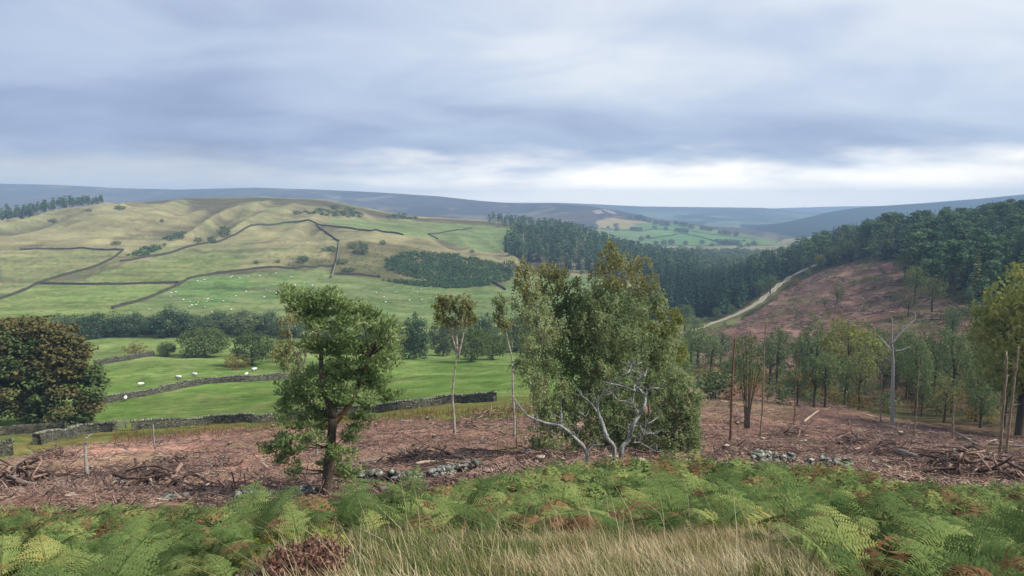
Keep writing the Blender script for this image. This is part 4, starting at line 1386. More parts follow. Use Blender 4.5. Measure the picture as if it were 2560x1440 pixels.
# spruces between valley and track
P, px, py = scatter(lambda px, py, x, y: (px > 1618) & (px < 1950) & (py < 800) & (y > 385) & (y < 600) & ~inpoly(px, py, CLEAR_R) & ~near_track(x, y, 7.0) & (px + (y - 400) * 0.2 < 1965),
                    70, 240, 385, 600, 7.6, 84)
rg = np.random.default_rng(85)
keep = P[:, 0] / P[:, 1] > 0.17
P, px, py = P[keep], px[keep], py[keep]
tr_side = []
H = rg.uniform(15, 23, len(P))
tx = np.array([hit(a, b, 200) for a, b in TRACK])
right_of = P[:, 0] > np.interp(P[:, 1], tx[:, 1], tx[:, 0])
P, H = P[~right_of], H[~right_of]
wood('spruce_tree', ['spruce'], P, H, 'dark spruce in the stand left of the forest track', 'spruces left of the forest track', 170, 86, 'spruces at the back of the stand left of the track', ['spruce'], 'spruce_stand')
# wood on the right-hand slope
EDGE = [(1870, 520), (1960, 495), (2075, 485), (2180, 430), (2250, 395), (2275, 320), (2300, 268), (2400, 248), (2480, 226), (2560, 205), (3200, 180)]
P, px, py = scatter(lambda px, py, x, y: (px > 1868) & (px < 2640) & (y > np.interp(px, [e[0] for e in EDGE], [e[1] for e in EDGE])) & (y < 700) & ~near_track(x, y, 6.5), 100, 480, 190, 700, 9.0, 87)
rg = np.random.default_rng(88)
H = rg.uniform(12, 21, len(P))
H = np.where(px < 2250, H * 1.12, H)
inview = (px < 2640)
order = H / P[:, 1] - 10 * (~inview)
wood('pine_tree', ['pine', 'youngpine', 'spruce', 'larch'], P, H, 'conifer in the mixed wood covering the right-hand hillside', 'conifers of the right-hand hillside wood', 300, 89,
     'dense upper part of the conifer wood on the right-hand hillside', ['massspruce', 'massmid', 'massspruce'], 'hillside_wood', order, 1.25, lambda p: [0.16, 0.06, 0.62, 0.16] if 1280 + F * p[0] / p[1] < 2260 else [0.38, 0.12, 0.42, 0.08])
# wood beyond the left shoulder of the hill
P, px, py = scatter(lambda px, py, x, y: (px > -160) & (px < 258) & (y > 880 + (px + 50) * 0.35) & (y < 960 + (px + 50) * 0.35), -780, -480, 850, 1080, 8.5, 90)
H = np.random.default_rng(91).uniform(13, 19, len(P)) * np.interp(px, [0, 200, 260], [1.05, 0.85, 0.7])
wood('hill_conifer', ['spruce', 'farpine'], P, H, 'dark conifer in the wood behind the left shoulder of the hill', 'conifers behind the left shoulder of the hill', 70, 92,
     'back rows of the wood behind the left shoulder of the hill', ['massfar'], 'conifer_wood')
# broadleaves where the valley narrows
P, px, py = scatter(lambda px, py, x, y: (px > 1690) & (px < 1905), 160, 460, 1000, 1330, 17.0, 93)
P2, _, _ = scatter(lambda px, py, x, y: (px > 1725) & (px < 1900) & (y > 620 + (1900 - px) * 0.4), 150, 340, 620, 1000, 13.0, 931)
P = np.concatenate([P, P2])
rg = np.random.default_rng(94)
for p in P:
    plant('farb', 'valley_tree', p, rg.uniform(8, 13), 'grey green tree in the far valley bottom', 'tree', 'trees in the far valley bottom', rg, parts=False)
# broadleaf scrub round the head of the track and along the wood edge
rg = np.random.default_rng(95)
for (px_, D_, h_, kd, lab) in [
        (1925, 430, 12, 'alder', 'rounded pale tree on the left of the track where it bends'), (1900, 436, 10, 'alder', 'pale tree just left of the rounded tree by the track bend'),
        (2050, 478, 10, 'yellow', 'yellow green tree by the top of the track'), (2085, 470, 13, 'alder', 'grey green tree at the top corner of the clear-fell'),
        (2120, 466, 14, 'alder', 'tree right of the top corner of the clear-fell'), (2150, 462, 12, 'airy', 'thin tree along the upper edge of the clear-fell'),
        (2185, 452, 12, 'alder', 'bushy tree along the upper edge of the clear-fell'), (2218, 430, 11, 'airy', 'loose tree at the right end of the clear-fell top'),
        (2020, 455, 6, 'airy', 'low scrub left of the clear-fell top'), (1990, 440, 5, 'rusty', 'brownish scrub beside the track bend'),
        (1830, 378, 6, 'alder', 'small bright bush by the spruces near the track'), (1790, 372, 6.5, 'airy', 'thin scrub tree under the spruces near the track'),
        (2092, 322, 10, 'airy', 'lone thin tree in the middle of the clear-fell'), (2062, 318, 6, 'airy', 'smaller thin tree beside the lone tree in the clear-fell'),
        (2262, 330, 12, 'airy', 'olive tree at the edge of the pines'), (2285, 262, 14, 'alder', 'sage green tree in front of the pine edge'),
        (2270, 240, 8, 'airy', 'low olive tree in front of the pine edge'), (2330, 240, 12, 'airy', 'loose pine edge tree with bare lower stem'),
        (2450, 215, 12, 'youngpine', 'round young pine at the foot of the hillside wood'), (2420, 222, 9, 'youngpine', 'small young pine left of the round one'),
        (2500, 200, 8, 'airy', 'flat topped sapling right of the young pines'), (2545, 190, 9, 'youngpine', 'young pine at the right edge below the wood'),
        (2380, 205, 6, 'youngpine', 'low spreading young pine on the bank below the wood'), (2440, 190, 5, 'youngpine', 'lowest young pine on the bank')]:
    plant(kd, 'edge_tree', at(px_, D_), h_, lab, 'tree', None, rg)
# trees standing in the gully
GULLY = [
    (1745, 195, 930, 110, 90, 'alder', 'dark tree behind the right side of the birch clump'), (1778, 180, 925, 100, 80, 'alder', 'sage tree left of the red dead pole'),
    (1800, 205, 905, 90, 90, 'alder', 'rounded tree at the bottom of the track'), (1728, 215, 900, 80, 80, 'alder', 'tree behind the birch clump and below the track'),
    (1862, 160, 950, 130, 70, 'airy', 'thin tree behind the many stemmed birch'), (1940, 150, 975, 170, 90, 'alder', 'tall dark green tree between the two near dead poles'),
    (1925, 170, 960, 120, 90, 'alder', 'broad green tree left of the tall dark green tree'), (2035, 150, 985, 190, 80, 'alder', 'tall tree left of the big yellowing tree'),
    (2012, 170, 960, 130, 80, 'alder', 'tree at the back left of the big yellowing tree'), (2120, 135, 1000, 200, 150, 'yellow', 'big yellowing tree in the middle of the gully'),
    (2160, 150, 985, 160, 90, 'alder', 'green tree right behind the big yellowing tree'), (2085, 140, 1000, 120, 110, 'airy', 'loose tree in front of the big yellowing tree'),
    (2205, 140, 1010, 130, 80, 'airy', 'thin tree just left of the forked dead tree'), (2290, 115, 1040, 190, 90, 'alder', 'sage green tree right of the forked dead tree'),
    (2275, 140, 1010, 180, 100, 'alder', 'taller tree behind the forked dead tree'), (2335, 130, 1020, 210, 100, 'alder', 'tall dark tree right of the forked dead tree'),
    (2380, 120, 1040, 200, 100, 'alder', 'tree with bent stem in the right of the gully'), (2425, 135, 1020, 170, 100, 'airy', 'loose green tree in the right of the gully'),
    (2470, 115, 1040, 190, 90, 'alder', 'slim green tree near the right edge of the gully'), (2510, 100, 1060, 220, 80, 'airy', 'olive tree with a forked stem near the right edge'),
    (2555, 100, 1060, 200, 110, 'airy', 'olive tree at the right edge of the gully'), (2360, 100, 1065, 130, 90, 'airy', 'low olive tree on the lip of the gully'),
    (2450, 95, 1070, 120, 90, 'alder', 'low sage tree on the lip of the gully at the right'), (2240, 150, 1000, 110, 80, 'airy', 'low tree far back in the gully'),
    (2545, 85, 985, 330, 150, 'yellow', 'tall bright yellow green birch at the right edge'), (2585, 80, 985, 340, 140, 'yellow', 'second tall yellow green birch cut by the right edge')]
rg = np.random.default_rng(96)
for (px_, D_, py_, h_, w_, kd, lab) in GULLY:
    p = at(px_, D_)
    h = h_ * D_ / F * rg.uniform(0.95, 1.1)
    w_ = w_ * 0.88
    asp = {'alder': 0.68, 'airy': 0.7, 'yellow': 0.68}[kd]
    if kd == 'yellow' and px_ > 2500:
        top = at_pix(px_, 655, D_)[2]
        h = top - p[2]
        w_ = 0.55 * h_
    plant(kd, 'gully_tree', p - np.array([0, 0, 0.2]), h, lab, 'tree', None, rg, None, (w_ / h_) / asp)
for k_ in range(34):
    px_ = rg.uniform(1820, 2600); D_ = rg.uniform(105, 190)
    plant(['alder', 'airy', 'alder'][k_ % 3], 'gully_sapling', at(px_, D_) - np.array([0, 0, 0.2]), rg.uniform(5, 11), 'slim grey green tree in the mixed growth of the gully', 'tree', 'slim trees of the gully', rg, None, rg.uniform(0.6, 0.9))
# thin underwood of the gully, too many to count
rg = np.random.default_rng(97)
pts = []
for _ in range(150):
    pts.append(at(rg.uniform(1760, 2620), rg.uniform(105, 200)))
pts = np.array(pts)
for k_, lab_ in enumerate(['tangle of olive saplings filling the gully', 'sage green scrub filling the gully', 'brownish scrub and briars in the gully']):
    KIND['scrub%d' % k_] = [KIND['scrub'][k_]]
    tree_mass('gully_scrub', ['scrub%d' % k_], pts[k_::3], rg.uniform(1.0, 5.5, len(pts))[k_::3] * rg.uniform(0.5, 1.2, len(pts[k_::3])), lab_, 'scrub', 98 + k_, 1.2)
# scrub creeping back over the felled bank across the gully
P, px, py = scatter(lambda px, py, x, y: inpoly(px, py, CLEAR_R) & (y > 215) & (y < 490) & ((fbm(x / 22, y / 22, 44) > 0.56) | (py < 690) | near_track(x, y, 14)) & ~near_track(x, y, 4.5), 70, 330, 215, 490, 9.0, 441)
rg = np.random.default_rng(442)
for k_, lab_ in enumerate(['olive scrub on the felled bank beside the track', 'sage green regrowth on the felled bank', 'brown bramble and bracken regrowth on the felled bank']):
    tree_mass('regrowth_scrub', ['scrub%d' % k_], P[k_::3], rg.uniform(0.8, 3.2, len(P[k_::3])), lab_, 'scrub', 443 + k_, 1.1)
# parkland trees and copses on the farmed spur
rg = np.random.default_rng(99)
SPUR = [(1592, 548, 10), (1600, 550, 12), (1612, 552, 10), (1622, 556, 10), (1575, 548, 8), (1640, 562, 10), (1655, 564, 12), (1668, 566, 11), (1690, 562, 9), (1702, 566, 10), (1712, 568, 11), (1728, 573, 12),
        (1540, 569, 9), (1542, 577, 8), (1580, 577, 9), (1590, 578, 10), (1600, 578, 9), (1636, 573, 8), (1664, 576, 8), (1692, 580, 9), (1700, 581, 10), (1710, 581, 10), (1716, 582, 9), (1755, 575, 9), (1768, 577, 10), (1777, 578, 7),
        (1800, 585, 8), (1812, 587, 10), (1822, 588, 9), (1840, 591, 10), (1603, 602, 10), (1620, 597, 9), (1660, 612, 11), (1678, 611, 11), (1714, 612, 9), (1755, 610, 9), (1790, 605, 7),
        (1800, 612, 12), (1812, 613, 13), (1824, 613, 13), (1836, 613, 12), (1846, 613, 11), (1860, 604, 5), (1640, 612, 9), (1700, 622, 8), (1780, 618, 9), (1850, 622, 10), (1870, 618, 10), (1885, 615, 11), (1440, 578, 8), (1456, 575, 7), (1470, 577, 8), (1490, 574, 7), (1480, 572, 8), (1520, 572, 6)]
for a, b, h in SPUR:
    p = MOOR.hit(a, b)
    plant('farb', 'field_tree', p, h * p[1] / F * 1.15, 'small dark tree among the fields of the far spur', 'tree', 'trees among the fields of the far spur', rg, parts=False)
for i, (pts, lab) in enumerate([([(1622, 598), (1660, 592), (1690, 587), (1705, 584)], 'hedge running up the bright field of the far spur'),
                   ([(1705, 584), (1740, 591), (1770, 599), (1795, 606)], 'hedge running down to the copse on the far spur'),
                   ([(1730, 579), (1780, 587), (1840, 593), (1890, 597)], 'long straight hedge above the copse on the far spur'),
                   ([(1500, 572), (1545, 576), (1600, 579), (1640, 574), (1700, 578)], 'hedge below the tan field of the far spur')]):
    q = resample(spline([MOOR.hit(a, b) for a, b in pts], 4), 4.0)
    rgh = np.random.default_rng(400 + i)
    V, Q = cluster(q + np.array([0, 0, 1.4]), 2.2, 8, rgh, 2.4, 1.8, 0.8)
    b = q.mean(0)
    link('hedge', Geo().add(V - b, Q).mesh('hedge', M_VALLEY), None, b, None, None, None, lab, 'hedge')

# ------------------------------------------------------------------ the near trees
def px_tube(pts, D, r0, r1, base, n=7, k=4, seed=1, wob=0.0):
    """tube along photo pixels; each point (px, py[, offset in depth])"""
    P = np.array([at_pix(p[0], p[1], D + (p[2] if len(p) > 2 else 0.0)) for p in pts])
    P = spline(P, k)
    if wob:
        rg_ = np.random.default_rng(seed)
        P[1:-1] += rg_.normal(size=P[1:-1].shape) * wob
    r = np.linspace(r0, r1, len(P))
    v, q, t = tube(P - base, r, n, seed)
    return v, q, t


def foot_tube(pts, D, r0, r1, base, **kw):
    """as px_tube, but starts on the ground below its first point"""
    a = at_pix(pts[0][0], pts[0][1], D)
    z = float(ground(a[0], a[1])) - 0.15
    P = [np.array([a[0], a[1], z])] + [at_pix(p[0], p[1], D + (p[2] if len(p) > 2 else 0.0)) for p in pts]
    P = spline(P, kw.get('k', 4))
    r = np.linspace(r0, r1, len(P))
    return tube(P - base, r, kw.get('n', 7), kw.get('seed', 1))


def crown_points(ells, D, rg, dens, base):
    """clump centres spread through a set of picture ellipses given real depth"""
    C = []; M = []
    for e in ells:
        cx, cy, rx, ry = e[:4]
        dD = e[4] if len(e) > 4 else 0.0
        mi = e[5] if len(e) > 5 else 0
        s = D / F
        n = max(3, int(dens * rx * ry / 300.0))
        d = unit(rg.normal(size=(n, 3))) * (rg.uniform(0.1, 1.0, n) ** 0.45)[:, None]
        c = at_pix(cx, cy, D + dD)
        C.append(c + d * np.array([rx * s, (rx + ry) * 0.45 * s, ry * s])); M.append(np.full(n, mi))
    return np.concatenate(C) - base, np.concatenate(M)


def pine_tufts(C, rg, rad, per, L, W):
    n = len(C)
    c = np.repeat(C, per, 0)
    d = unit(rg.normal(size=(n * per, 3)) + np.array([0, 0, 0.25]))
    off = d * (rg.uniform(0.2, 1.0, n * per) ** 0.6 * rad)[:, None] * np.array([1, 1, 0.55])
    axis = unit(d * np.array([1, 1, 0.6]) + np.array([0.15, 0, 0.55]) + rg.normal(size=d.shape) * 0.3)
    nr = rg.normal(size=d.shape)
    s = rg.uniform(0.7, 1.3, n * per)
    return leaves(c + off, axis, nr, L * s, W * s)


def birch_sprays(C, rg, strands, per, length, L, W, rad):
    """drooping twigs strung with small leaves"""
    n = len(C) * strands
    a = np.repeat(C, strands, 0) + unit(rg.normal(size=(n, 3))) * rad * rg.uniform(0.2, 1, (n, 1))
    out = unit(rg.normal(size=(n, 3)) * np.array([1, 1, 0.25]) + np.array([0.25, 0, 0]))
    ln = length * rg.uniform(0.5, 1.3, n)
    u = (np.arange(per) + 0.5) / per
    P = a[:, None, :] + out[:, None, :] * (0.45 * ln[:, None] * u[None] ** 0.8)[..., None]
    P[..., 2] += (0.18 * np.sin(u * 2.2)[None] - 0.85 * u[None] ** 1.7) * ln[:, None]
    P = P.reshape(-1, 3) + rg.normal(size=(n * per, 3)) * 0.035
    d = unit(rg.normal(size=P.shape) + np.array([0, 0, -0.5]))
    s = rg.uniform(0.7, 1.3, len(P))
    return leaves(P, d, rg.normal(size=P.shape), L * s, W * s)


def mat_mesh(name, V, Q, mi, mats):
    return make_mesh(name, V, Q, None, mats, False, qmat=mi)


def hero_root(name, label, px, D, cat='tree', group=None):
    b = at(px, D)
    return thing(name, label, cat, b, group=group), b


# Scots pine
D = 28.0
root, b = hero_root('scots_pine', 'large leaning Scots pine standing at the bracken edge left of centre', 815, D)
g = Geo()
g.add(*foot_tube([(816, 1238), (822, 1180), (828, 1100), (833, 1045)], D, 0.25, 0.17, b, seed=3, n=10))
g.add(*px_tube([(833, 1045), (818, 990, -0.2), (803, 930, -0.3), (802, 870, -0.2), (790, 810, 0), (765, 755, 0.2)], D, 0.15, 0.03, b, seed=4, n=8))
link('trunk', g.mesh('trunk', M_PINEBARK), root)
g = Geo()
g.add(*px_tube([(830, 1062), (858, 1034, 0.2), (884, 992, 0.3), (905, 940, 0.3), (925, 890, 0.2), (950, 840, 0.1), (968, 800, 0)], D, 0.13, 0.03, b, seed=5, n=8))
o = link('limb', g.mesh('limb', M_ORANGEBARK), root); o['label'] = 'orange barked limb forking to the right'
PINE_E = [(716, 722, 10, 12), (738, 738, 24, 20), (772, 752, 36, 24), (815, 748, 48, 26), (868, 772, 52, 30), (922, 800, 44, 30), (962, 832, 34, 30), (985, 868, 18, 26), (852, 818, 60, 26), (792, 796, 44, 28), (752, 776, 28, 18),
          (905, 862, 60, 24), (962, 896, 36, 20), (838, 872, 60, 22), (798, 856, 40, 20), (880, 922, 50, 24), (935, 935, 40, 22), (958, 985, 40, 16), (930, 965, 26, 20), (925, 1005, 22, 22), (838, 932, 56, 26), (786, 952, 52, 30),
          (738, 982, 40, 30), (716, 1022, 22, 26), (796, 1005, 62, 30), (756, 1050, 52, 24), (850, 985, 40, 22), (900, 1052, 24, 26), (882, 1088, 26, 18), (795, 1048, 36, 20),
          (700, 1105, 34, 20), (680, 1128, 22, 13), (742, 1110, 36, 20), (722, 1150, 26, 18), (782, 1092, 28, 18), (732, 1185, 20, 12), (850, 1140, 40, 18), (882, 1172, 28, 14), (828, 1160, 32, 16), (866, 1192, 16, 9)]
rg = np.random.default_rng(501)
C, M = crown_points([(e[0] + (e[0] - 835) * 0.03, e[1], e[2] * 1.24, e[3] * 1.22, rg.uniform(-0.9, 0.9)) for e in PINE_E], D, rg, 4.4, b)
V, Q = pine_tufts(C, rg, 0.31, 34, 0.19, 0.055)
link('crown', Geo().add(V, Q).mesh('crown', M_HEROPINE), root)
g = Geo()
tips = C[rg.choice(len(C), 60, replace=False)]
stem = np.array([at_pix(x, y, D) for x, y in [(822, 1180), (826, 1120), (832, 1050), (815, 980), (803, 920), (800, 860), (790, 810), (884, 992), (905, 940), (925, 890)]]) - b
for t_ in tips:
    dd = np.linalg.norm(stem - t_, axis=1) + (stem[:, 2] > t_[2] + 0.3) * 1.0
    s_ = stem[int(np.argmin(dd))]
    m_ = (s_ + t_) / 2 + np.array([0, 0, -0.1])
    g.add(*tube(spline([s_, m_, t_], 3), np.linspace(0.035, 0.010, 7), 5)[:2])
link('branches', g.mesh('branches', M_BARK), root)['kind'] = 'stuff'


def birch(label, D, stems, ells, mats, seed, px0, dens=6.5, strands=7, per=9, length=0.7, L=0.135, W=0.10, rad=0.3, r0=0.12, bark=None, name='birch_tree', twigs=26, wx=1.0):
    root, b = hero_root(name, label, px0, D)
    g = Geo()
    for k, s in enumerate(stems):
        f = foot_tube if k == 0 else px_tube
        g.add(*f(s, D, r0 * (1 if k == 0 else 0.6), r0 * 0.22, b, seed=seed + k, n=7))
    link('trunk', g.mesh('trunk', bark or M_BIRCHBARK), root)
    rg_ = np.random.default_rng(seed)
    C, M = crown_points([(e[0], e[1], e[2] * wx, e[3] * 1.1) + tuple(e[4:]) for e in ells], D, rg_, dens, b)
    V, Q = birch_sprays(C, rg_, strands, per, length, L, W, rad)
    link('crown', mat_mesh('crown', V, Q, np.repeat(M, strands * per).astype(int), mats), root)
    g = Geo()
    pts = np.concatenate([spline([at_pix(p[0], p[1], D + (p[2] if len(p) > 2 else 0)) for p in s], 4) for s in stems]) - b
    for t_ in C[rg_.choice(len(C), min(twigs, len(C)), replace=False)]:
        low = pts[pts[:, 2] < t_[2] - 0.1]
        if len(low) == 0: continue
        s_ = low[int(np.argmin(np.linalg.norm(low - t_, axis=1)))]
        g.add(*tube(spline([s_, (s_ + t_) / 2 + np.array([0, 0, 0.1]), t_], 3), np.linspace(0.03, 0.008, 7) * r0 / 0.12, 4)[:2])
    if g.n:
        link('branches', g.mesh('branches', M_BARK), root)['kind'] = 'stuff'
    return root


BM = [M_BIRCH, M_BIRCHB, M_YELLOW]
birch('birch at the left side of the big clump, its top turning brown', 39.0, [[(1378, 1150), (1370, 1000), (1352, 850), (1330, 720), (1312, 655)]],
      [(1308, 668, 16, 24, 0, 1), (1316, 712, 26, 36, 0, 1), (1330, 770, 40, 42), (1348, 832, 52, 46), (1342, 900, 44, 40, .4), (1376, 960, 46, 46, -.5), (1378, 1030, 46, 46, -.8), (1376, 1098, 42, 36, -1)], BM, 511, 1378, wx=1.4, dens=3.5, L=0.125, W=0.09, r0=0.085)
birch('brown topped birch second from the left in the big clump', 41.0, [[(1405, 1145), (1402, 950), (1396, 800), (1388, 660)]],
      [(1380, 672, 34, 22, 0, 1), (1398, 700, 42, 26, 0, 1), (1392, 745, 48, 38), (1425, 800, 56, 46), (1428, 868, 56, 46), (1440, 940, 50, 44), (1430, 1010, 44, 40), (1458, 760, 40, 36, .3), (1465, 830, 46, 40, .3)], BM, 512, 1405, wx=1.4, dens=3.5, L=0.125, W=0.09, r0=0.085)
birch('tallest birch with a pointed brown top in the middle of the clump', 40.0, [[(1525, 1150), (1528, 950), (1532, 780), (1536, 610)]],
      [(1528, 622, 18, 20, 0, 1), (1524, 652, 34, 24, 0, 1), (1518, 692, 46, 30, 0, 1), (1524, 742, 62, 40), (1500, 790, 66, 46), (1545, 830, 72, 50, -.4), (1500, 880, 66, 50, -.4), (1540, 930, 72, 50, -.8), (1490, 990, 66, 50, -1), (1545, 1040, 70, 50, -1), (1480, 1080, 64, 46, -1.2), (1540, 1110, 60, 34, -1)], BM, 513, 1525, wx=1.4, dens=3.5, L=0.125, W=0.09, r0=0.085)
birch('birch on the right of the clump with yellowing right side', 41.0, [[(1625, 1145), (1618, 950), (1602, 800), (1588, 645)]],
      [(1588, 660, 28, 22, 0, 1), (1596, 702, 38, 32, 0, 1), (1612, 755, 48, 40), (1640, 800, 46, 36, 0, 2), (1628, 860, 62, 50), (1664, 880, 40, 44, 0, 2), (1640, 930, 60, 48), (1626, 1000, 66, 50), (1610, 1080, 60, 50)], BM, 514, 1625, wx=1.4, dens=3.5, L=0.125, W=0.09, r0=0.085)
birch('short bushy birch at the right foot of the big clump', 38.0, [[(1690, 1145), (1690, 1050), (1688, 950)]],
      [(1684, 945, 40, 36), (1716, 985, 34, 36), (1690, 1020, 52, 42), (1718, 1060, 34, 40), (1680, 1090, 56, 42), (1700, 1120, 44, 26)], BM, 515, 1690, wx=1.4, dens=3.5, L=0.125, W=0.09, r0=0.085)
birch('airy brown birch just behind the left side of the pine', 58.0, [[(790, 1080), (770, 960), (748, 900), (728, 845), (718, 800)], [(758, 925), (764, 880), (758, 830)]],
      [(722, 795, 28, 22, 0, 1), (714, 845, 26, 26, 0, 1), (702, 888, 22, 16, 0, 2), (742, 868, 30, 26, 0, 1), (738, 912, 42, 24), (772, 850, 26, 30, 0, 1), (752, 940, 36, 20)], BM, 516, 790, dens=4.2, L=0.15, W=0.11, r0=0.11)
birch('slender birch with a bare forked trunk and a small round crown', 60.0, [[(1136, 1062), (1131, 990), (1137, 930), (1143, 878)], [(1143, 880), (1128, 838), (1112, 802), (1100, 770)], [(1143, 880), (1141, 825), (1138, 782)], [(1145, 895), (1158, 835), (1164, 792), (1167, 766)]],
      [(1098, 762, 20, 22, 0, 2), (1118, 752, 24, 16, 0, 1), (1162, 760, 24, 22, 0, 1), (1178, 785, 14, 20, 0, 2), (1105, 795, 24, 16, 0, 2), (1142, 772, 24, 18), (1160, 800, 24, 16, 0, 1), (1128, 800, 18, 14)], BM, 517, 1136, dens=9.0, L=0.15, W=0.11, r0=0.15, length=0.5)
birch('small birch with a narrow leaning crown left of the big clump', 56.0, [[(1286, 1045), (1282, 980), (1280, 900), (1268, 845), (1260, 800), (1252, 750)]],
      [(1252, 752, 20, 20), (1250, 782, 20, 20), (1262, 812, 16, 18, 0, 1), (1240, 800, 10, 14)], BM, 518, 1286, dens=9.0, L=0.14, W=0.1, r0=0.10, length=0.45)
birch('cluster of thin straight birch stems against the field at the clump edge', 47.0, [[(1345, 1090), (1338, 960), (1334, 850)], [(1330, 1070), (1326, 960), (1322, 860)], [(1352, 1080), (1350, 960), (1344, 870)], [(1340, 1075), (1332, 960), (1329, 850)], [(1366, 1080), (1364, 980), (1362, 880)]],
      [(1330, 850, 22, 30), (1350, 850, 20, 24)], BM, 519, 1345, dens=5.0, r0=0.055, twigs=6)

# the big brown tree at the left edge
D = 112.0
root, b = hero_root('sycamore_tree', 'big dense domed tree turning brown at the left edge', 95, D)
g = Geo()
g.add(*foot_tube([(95, 1070), (97, 1000), (92, 900), (95, 840)], D, 0.75, 0.2, b, n=9))
for q_ in [[(96, 1020), (150, 960), (200, 930)], [(96, 1010), (40, 950), (0, 900)], [(94, 960), (140, 890), (170, 850)], [(94, 950), (60, 880), (40, 840)]]:
    g.add(*px_tube(q_, D, 0.32, 0.08, b))
link('trunk', g.mesh('trunk', M_BARK), root)
OAK_E = [(70, 836, 96, 40, 0, 1), (-20, 850, 70, 50, 0, 1), (140, 856, 70, 44, 0, 1), (40, 890, 110, 60, 0, 0), (150, 912, 80, 60, 0, 0), (196, 930, 46, 54, 0, 1), (-30, 930, 80, 70, 0, 0), (60, 960, 110, 60, -1, 0), (170, 985, 70, 50, -1, 1),
         (215, 1000, 36, 40, 0, 0), (20, 1020, 90, 36, -1, 0), (130, 1030, 90, 30, -1, 0), (224, 975, 30, 34, 0, 1), (200, 1040, 30, 20, 0, 0), (70, 815, 60, 20, 0, 1), (150, 832, 40, 20, 0, 1), (232, 945, 26, 22, 0, 1), (240, 1010, 22, 18, 0, 1), (20, 800, 40, 14, 0, 1), (185, 880, 36, 26, 0, 1)]
rg = np.random.default_rng(502)
C, M = crown_points([(e[0], e[1], e[2] * 1.1, e[3] * 1.15) + e[4:] for e in OAK_E], D, rg, 5.2, b)
keep = fbm(C[:, 0] / 2.0 + 3, C[:, 2] / 1.6 + C[:, 1] / 5, 23, 3) > 0.37
C, M = C[keep], M[keep]
hz = (C[:, 2] - C[:, 2].min()) / np.ptp(C[:, 2])
patch = fbm(C[:, 0] / 3.2 + 9, C[:, 2] / 2.4 + C[:, 1] / 6, 19, 3)
brown = patch + 0.45 * hz + rg.normal(size=len(C)) * 0.05 > 0.74
V, Q = cluster(C, rg.uniform(0.9, 1.6, len(C)), 38, rg, 0.5, 0.4, 0.55, 0.9)
link('crown', mat_mesh('crown', V, Q, np.repeat(brown.astype(int), 38), [M_OAK, M_BROWNOAK]), root)


# bleached dead tree in front of the birches
def zm(pts, ox=1200, oy=600, s=2.4):
    return [(ox + p[0] / s, oy + p[1] / s) + tuple(p[2:]) for p in pts]


D = 21.0
root, b = hero_root('dead_tree', 'bleached grey dead tree with twisting bare limbs in front of the birches', 1520, D)
limbs = [
    ('trunk', [(640, 1282), (560, 1180), (490, 1120), (420, 1105), (340, 1080)], 0.115, 0.05, True),
    ('limb', [(340, 1080), (280, 1050), (240, 1000), (215, 965), (165, 905)], 0.05, 0.014, False),
    ('trunk', [(805, 1262), (765, 1190), (735, 1100), (710, 1040), (705, 985), (740, 920), (758, 900)], 0.135, 0.04, True),
    ('trunk', [(850, 1262), (890, 1200), (920, 1110), (955, 1050), (985, 1000), (990, 940), (950, 890), (938, 882)], 0.14, 0.035, True),
    ('limb', [(990, 935), (1008, 902), (1045, 890), (1080, 886), (1120, 850)], 0.05, 0.018, False),
    ('limb', [(958, 1045), (930, 1012), (918, 985)], 0.05, 0.02, False),
    ('limb', [(925, 905), (880, 885), (830, 870), (785, 862), (748, 855)], 0.045, 0.018, False),
    ('limb', [(925, 905), (930, 862), (962, 835), (990, 815), (1000, 780), (1006, 745)], 0.042, 0.012, False),
    ('limb', [(960, 830), (966, 800), (945, 795)], 0.02, 0.008, False),
    ('limb', [(788, 855), (840, 822), (890, 795), (905, 770), (945, 745), (980, 730)], 0.04, 0.014, False),
    ('limb', [(905, 772), (895, 750)], 0.02, 0.006, False),
    ('limb', [(700, 1030), (665, 980), (612, 935)], 0.05, 0.016, False),
    ('limb', [(790, 880), (795, 920), (830, 960), (880, 968), (920, 990)], 0.03, 0.014, False),
    ('limb', [(900, 1170), (935, 1180), (985, 1170), (1030, 1160), (1080, 1190)], 0.035, 0.012, False),
    ('limb', [(915, 1115), (960, 1115), (1010, 1100), (1060, 1070), (1090, 1040)], 0.038, 0.010, False),
    ('limb', [(960, 1115), (985, 1150), (1030, 1165)], 0.025, 0.01, False),
    ('limb', [(920, 1215), (960, 1215), (1010, 1245), (1060, 1270), (1100, 1262)], 0.04, 0.014, False),
    ('limb', [(640, 1275), (680, 1235), (720, 1228), (745, 1224)], 0.035, 0.012, False),
    ('limb', [(580, 1185), (600, 1130), (605, 1085), (630, 1060)], 0.03, 0.008, False),
    ('limb', [(575, 1170), (555, 1150), (540, 1152)], 0.025, 0.01, False),
    ('limb', [(487, 1115), (492, 1075), (495, 1040)], 0.026, 0.008, False),
    ('limb', [(900, 1190), (890, 1145), (905, 1120)], 0.04, 0.02, False),
    ('limb', [(745, 905), (790, 915), (760, 930)], 0.025, 0.01, False),
    ('limb', [(330, 1078), (326, 1095), (338, 1110)], 0.02, 0.008, False)]
rg = np.random.default_rng(503)
